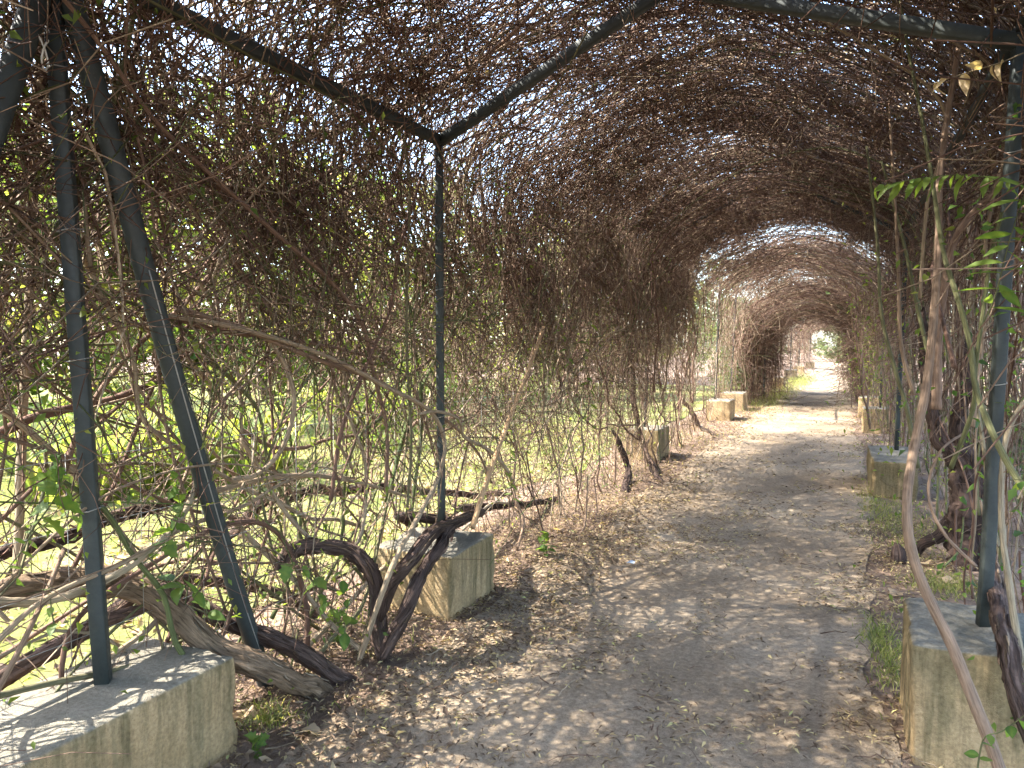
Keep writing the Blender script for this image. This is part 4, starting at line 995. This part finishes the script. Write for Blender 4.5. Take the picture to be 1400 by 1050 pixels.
# tiny leaves dotted over the vines
def vine_leaves(name, n, ar, yr, label, sz=(.02, .05), osd=.2, mat=FOLI):
    a = rng.uniform(*ar, n); y = rng.uniform(*yr, n)
    C = shell(a, y, rng.normal(0.05, osd, n))
    D = rng.normal(size=(n, 3)); D[:, 2] -= .6
    L = rng.uniform(*sz, n)
    V, T = leaf_cloud(C, D, rng.normal(size=(n, 3)) + [0, 0, .8], L, L * rng.uniform(.35, .6, n))
    tag(link(name, mesh_np(name, V, tris=T, tint=tint_rep(rng.uniform(0, .85, n), 5), mats=[mat], smooth=False)), label, 'vine leaves', kind='stuff')
vine_leaves('vine_leaves', 1500, (0.1, 2.9), (1.0, 4.6), 'scattered small yellow green leaves on the near left wall')
vine_leaves('vine_leaves', 900, (0.1, 3.0), (4.6, 11), 'sparse small leaves on the second left bay')
vine_leaves('vine_leaves', 1500, (AL - 2.6, AL), (3.2, 14), 'scattered green leaves on the right thicket', osd=.35)
vine_leaves('vine_leaves', 1500, (AL - 2.6, AL - .6), (14, 24), 'green leaves on the far right wall', (.05, .1), .3)
vine_leaves('vine_leaves', 420, (AL - 2.4, AL), (2.4, 4.6), 'fresh green leaves beside the near right post', (.025, .06), .15, LEAF)
vine_leaves('dead_leaves', 900, (3.0, AL - 3.0), (1.5, 11), 'few dead brown leaves caught in the thatch', (.02, .05), .08, DRY)

# ------------------------------------------------------------------ plants and trees beyond
def foliage_mesh(clumps, per, lr, mat, tl=(0, 1), wr=(.4, .7)):
    Cs = []; ts = []
    for (c, r) in clumps:
        d = norm(rng.normal(size=(per, 3))) * (rng.uniform(0, 1, (per, 1)) ** 0.5)
        Cs.append(np.asarray(c) + d * np.asarray(r)); ts.append(np.clip(rng.uniform(*tl) + rng.normal(0, .15, per), 0, 1))
    C = np.concatenate(Cs); n = len(C)
    L = rng.uniform(*lr, n)
    D = norm(rng.normal(size=(n, 3)) + [0, 0, -.3]); S2 = norm(np.cross(D, rng.normal(size=(n, 3)) + [0, 0, 1.0])); Nn = np.cross(S2, D)
    W2 = L * rng.uniform(*wr, n) * .5
    b = C; t = C + D * L[:, None]; m = C + D * L[:, None] * .45 + Nn * W2[:, None] * .35
    V = np.stack([b, m + S2 * W2[:, None], t, m - S2 * W2[:, None]], 1).reshape(-1, 3)
    i = np.arange(n)[:, None] * 4
    return mesh_np('crown', V, tris=np.concatenate([i + [0, 2, 1], i + [0, 3, 2]]), tint=tint_rep(np.concatenate(ts), 4), mats=[mat], smooth=False)
def tree(x, y, h, cr, label, group, mat=FOLI, trunk_h=None, ncl=26, per=150, lr=(.07, .15), lean=0.0):
    e = empty('tree', (x, y, hgt(x, y)))
    tag(e, label, 'tree', group)
    th = trunk_h or h * 0.38
    base = np.asarray(e.location)
    top = base + (lean, 0.1, h * 0.82)
    stem_obj('trunk', [base - (0, 0, .2), base + (lean * .2, 0, th * .6), base + (lean * .5, .1, th), top], 0.035 * h * .55, 0.012, .3, None, None, parent=e, S=6, n=18, mat=TRUNK, wob=.05, strips_on=False)
    cl = []
    for k in range(ncl):
        a = rng.uniform(0, 6.28); zz = rng.uniform(0, 1); rad = cr * math.sqrt(rng.uniform(0.02, 1)) * (1 - 0.55 * abs(zz - .4))
        cl.append(((lean + math.cos(a) * rad, math.sin(a) * rad, th * .8 + zz * (h - th * .8)), (rng.uniform(.3, .6) * cr * .5, rng.uniform(.3, .6) * cr * .5, rng.uniform(.25, .45) * cr * .45)))
    for c, r in cl[:6]:
        stem_obj('limb', [base + (lean * .5, .1, th * .9), base + (np.array(c) * (.5, .5, 1) + np.array([lean * .3, 0, th])) * (1, 1, .5), base + np.array(c)], .03, .008, .3, None, None, parent=e, S=4, n=10, mat=TRUNK, strips_on=False)
    link('crown', foliage_mesh(cl, per, lr, mat), e)
    return e
GT = 'trees across the lawn'
TL = [(-13.5, 6.5, 5.6, 2.6), (-13, 12.5, 6.6, 3.0), (-10.5, 17.5, 6.0, 2.8), (-17, 4, 6.6, 3.2), (-16, 21, 7.4, 3.2), (-8.5, 26, 6.2, 2.8), (-20, 12.5, 8.0, 3.6), (-14, 1.0, 5.6, 2.6), (-12, 30, 7.5, 3.2), (-6.6, 36, 6.5, 2.6), (-22, 26, 8.5, 3.8), (-25, 7, 8, 3.8), (-16, -0.5, 6.2, 2.8), (-12.0, 10.2, 4.9, 2.2), (-14.5, 8.8, 5.6, 2.6), (-14.5, 3.6, 5.0, 2.3), (-7.4, 21.5, 5.0, 2.2), (-11.6, 14.6, 5.0, 2.5), (-10.8, 20.6, 5.2, 2.4), (-9.0, 31, 6.2, 2.6), (-15.5, 16.8, 6.6, 3.0), (-18.5, 8.2, 7.4, 3.2), (-16.5, 1.8, 6.4, 2.8)]
for i, (x, y, h, cr) in enumerate(TL):
    sz = 'low' if h < 5.3 else 'middling' if h < 6.8 else 'tall'
    tree(x, y, h, cr, sz + ' sunlit yellow green tree across the lawn behind the left wall', sz + ' ' + GT, trunk_h=h * .2, ncl=42, per=120, lr=(.13, .28))
def shrub(x, y, h, r, label, group, mat, per=170, ncl=14, lr=(.04, .09)):
    e = empty('shrub', (x, y, hgt(x, y)))
    tag(e, label, 'shrub', group)
    base = np.asarray(e.location)
    cl = []
    for k in range(ncl):
        a = rng.uniform(0, 6.28); rad = r * math.sqrt(rng.uniform(0, 1)) * .8
        c = np.array([math.cos(a) * rad, math.sin(a) * rad, rng.uniform(.12, .9) * h])
        cl.append((c, (r * .4, r * .4, h * .16)))
        if k < 6: stem_obj('stem', [base - (0, 0, .05), base + c * (.5, .5, .6), base + c], .014, .005, .35, None, None, parent=e, S=5, n=8)
    link('foliage', foliage_mesh(cl, per, lr, mat), e)
    return e
for (x, y, h, r) in ((-11.0, 4.6, 1.9, 1.4), (-9.6, 8.2, 1.7, 1.4), (-8.4, 11, 1.5, 1.2), (-7.6, 14, 2.2, 1.3), (-12.2, 2.3, 2.0, 1.5), (-12, 9.5, 2.2, 1.6), (-7.6, 18, 2.0, 1.2), (-11.6, 3.4, 1.8, 1.2), (-8.6, 6.6, 1.0, 1.0), (-6.8, 9.4, 1.0, .9), (-11.5, 6.0, 1.9, 1.4), (-7.4, 12.4, 1.4, 1.0), (-11.8, 1.0, 1.7, 1.2), (-10.8, 13.5, 2.0, 1.4)):
    shrub(x, y, h, r, ('low' if h < 1.3 else 'waist high' if h < 1.75 else 'tall') + ' bright green shrub on the ' + ('far' if x < -10 else 'near') + ' lawn beyond the left wall', 'lawn shrubs', FOLI)
shrub(-3.0, 20.7, 3.3, 1.0, 'pale leafy shrub behind the thin posts of the sunny gap', None, PALEF, 260, 18, (.05, .1))
shrub(-3.3, 23.0, 3.2, .9, 'pale leafy shrub at the mouth of the far arch', None, PALEF, 240, 16, (.05, .1))
shrub(-7.0, 15.5, 2.2, 1.0, 'yellow green shrub left of the clean tan blocks', None, FOLI, 160, 12, (.05, .1))
for (x, y, h, r) in ((4.6, 10.5, 1.7, 1.0), (5.2, 14, 2.2, 1.3), (4.4, 19, 2.2, 1.2), (5.0, 7.4, 1.6, 1.1), (4.8, 25, 2.6, 1.5), (4.2, 32, 2.8, 1.6), (1.9, 7.6, 0.7, .5), (2.0, 11.8, 0.9, .6)):
    shrub(x, y, h, r, 'grey green shrub outside the right wall', 'shrubs outside the right wall', PALEF, 200, 14, (.05, .1))
for (x, y, h, cr) in ((7, 20, 6, 2.6), (6, 34, 7, 3), (9, 48, 9, 4), (-5, 52, 8, 3), (4.5, 66, 8, 3.2)):
    tree(x, y, h, cr, 'pale green tree beyond the far right of the tunnel' if x > 0 else 'pale green tree left of the path end', 'trees beyond the right wall' if x > 0 else None, PALEF, ncl=24, per=130, lr=(.14, .3))
for (x, y, h, cr, lb) in ((0.6, 90, 7, 3.4, 'hazy green tree closing the far end of the path'), (-4, 88, 8, 3.6, 'taller hazy tree just left of the path end'), (5, 92, 8, 3.6, 'hazy tree just right of the path end'), (1.5, 78, 5.0, 2.6, 'low hazy tree overhanging the very end of the path')):
    tree(x, y, h, cr, lb, None, PALEF, trunk_h=1.2, ncl=30, per=120, lr=(.2, .4))
for (x, y, h, r, lb) in ((-0.6, 77, 1.6, 1.5, 'pale shrub left of centre where the path ends'), (1.4, 80, 2.0, 1.6, 'pale shrub filling the end of the path'), (3.2, 76, 1.8, 1.5, 'pale shrub right of the path end')):
    shrub(x, y, h, r, lb, None, PALEF, 150, 12, (.12, .25))
# strap leaved clumps
def strap(x, y, r, n, label, group):
    th = rng.uniform(0, 6.28, n); L = rng.uniform(.5, 1.0, n) * r; K = 6
    w = rng.uniform(.018, .034, n)
    V = np.empty((n, K, 2, 3))
    for k in range(K):
        t = k / (K - 1); out = L * (0.15 + .75 * t); z = L * (1.25 * t - 0.85 * t * t) * 1.9
        px = np.cos(th) * out; py = np.sin(th) * out
        ww = w * (1 - t ** 3 * .9)
        V[:, k, 0] = np.stack([px - np.sin(th) * ww, py + np.cos(th) * ww, z], -1); V[:, k, 1] = np.stack([px + np.sin(th) * ww, py - np.cos(th) * ww, z], -1)
    i = np.arange(n * K * 2).reshape(n, K, 2)
    q = np.stack([i[:, :-1, 0], i[:, :-1, 1], i[:, 1:, 1], i[:, 1:, 0]], -1).reshape(-1, 4)
    o = link('strap_leaf_plant', mesh_np('strap_leaf_plant', V.reshape(-1, 3), q, tint=np.repeat(rng.uniform(.3, 1, n), K * 2), mats=[STRAP]))
    o.location = (x, y, hgt(x, y)); tag(o, label, 'plant', group)
for (u, v) in ((95, 660), (160, 655), (235, 648), (330, 640), (270, 650), (200, 660), (30, 650), (60, 630), (350, 668), (140, 672), (120, 690), (180, 680), (250, 672), (310, 660), (350, 650), (60, 690), (215, 640), (290, 625), (150, 640), (380, 640)):
    p = atz(u, v, 0)
    strap(p[0], p[1], 1.0, 48, 'strap leaved plant clump at the lawn edge', 'strap leaved plants')
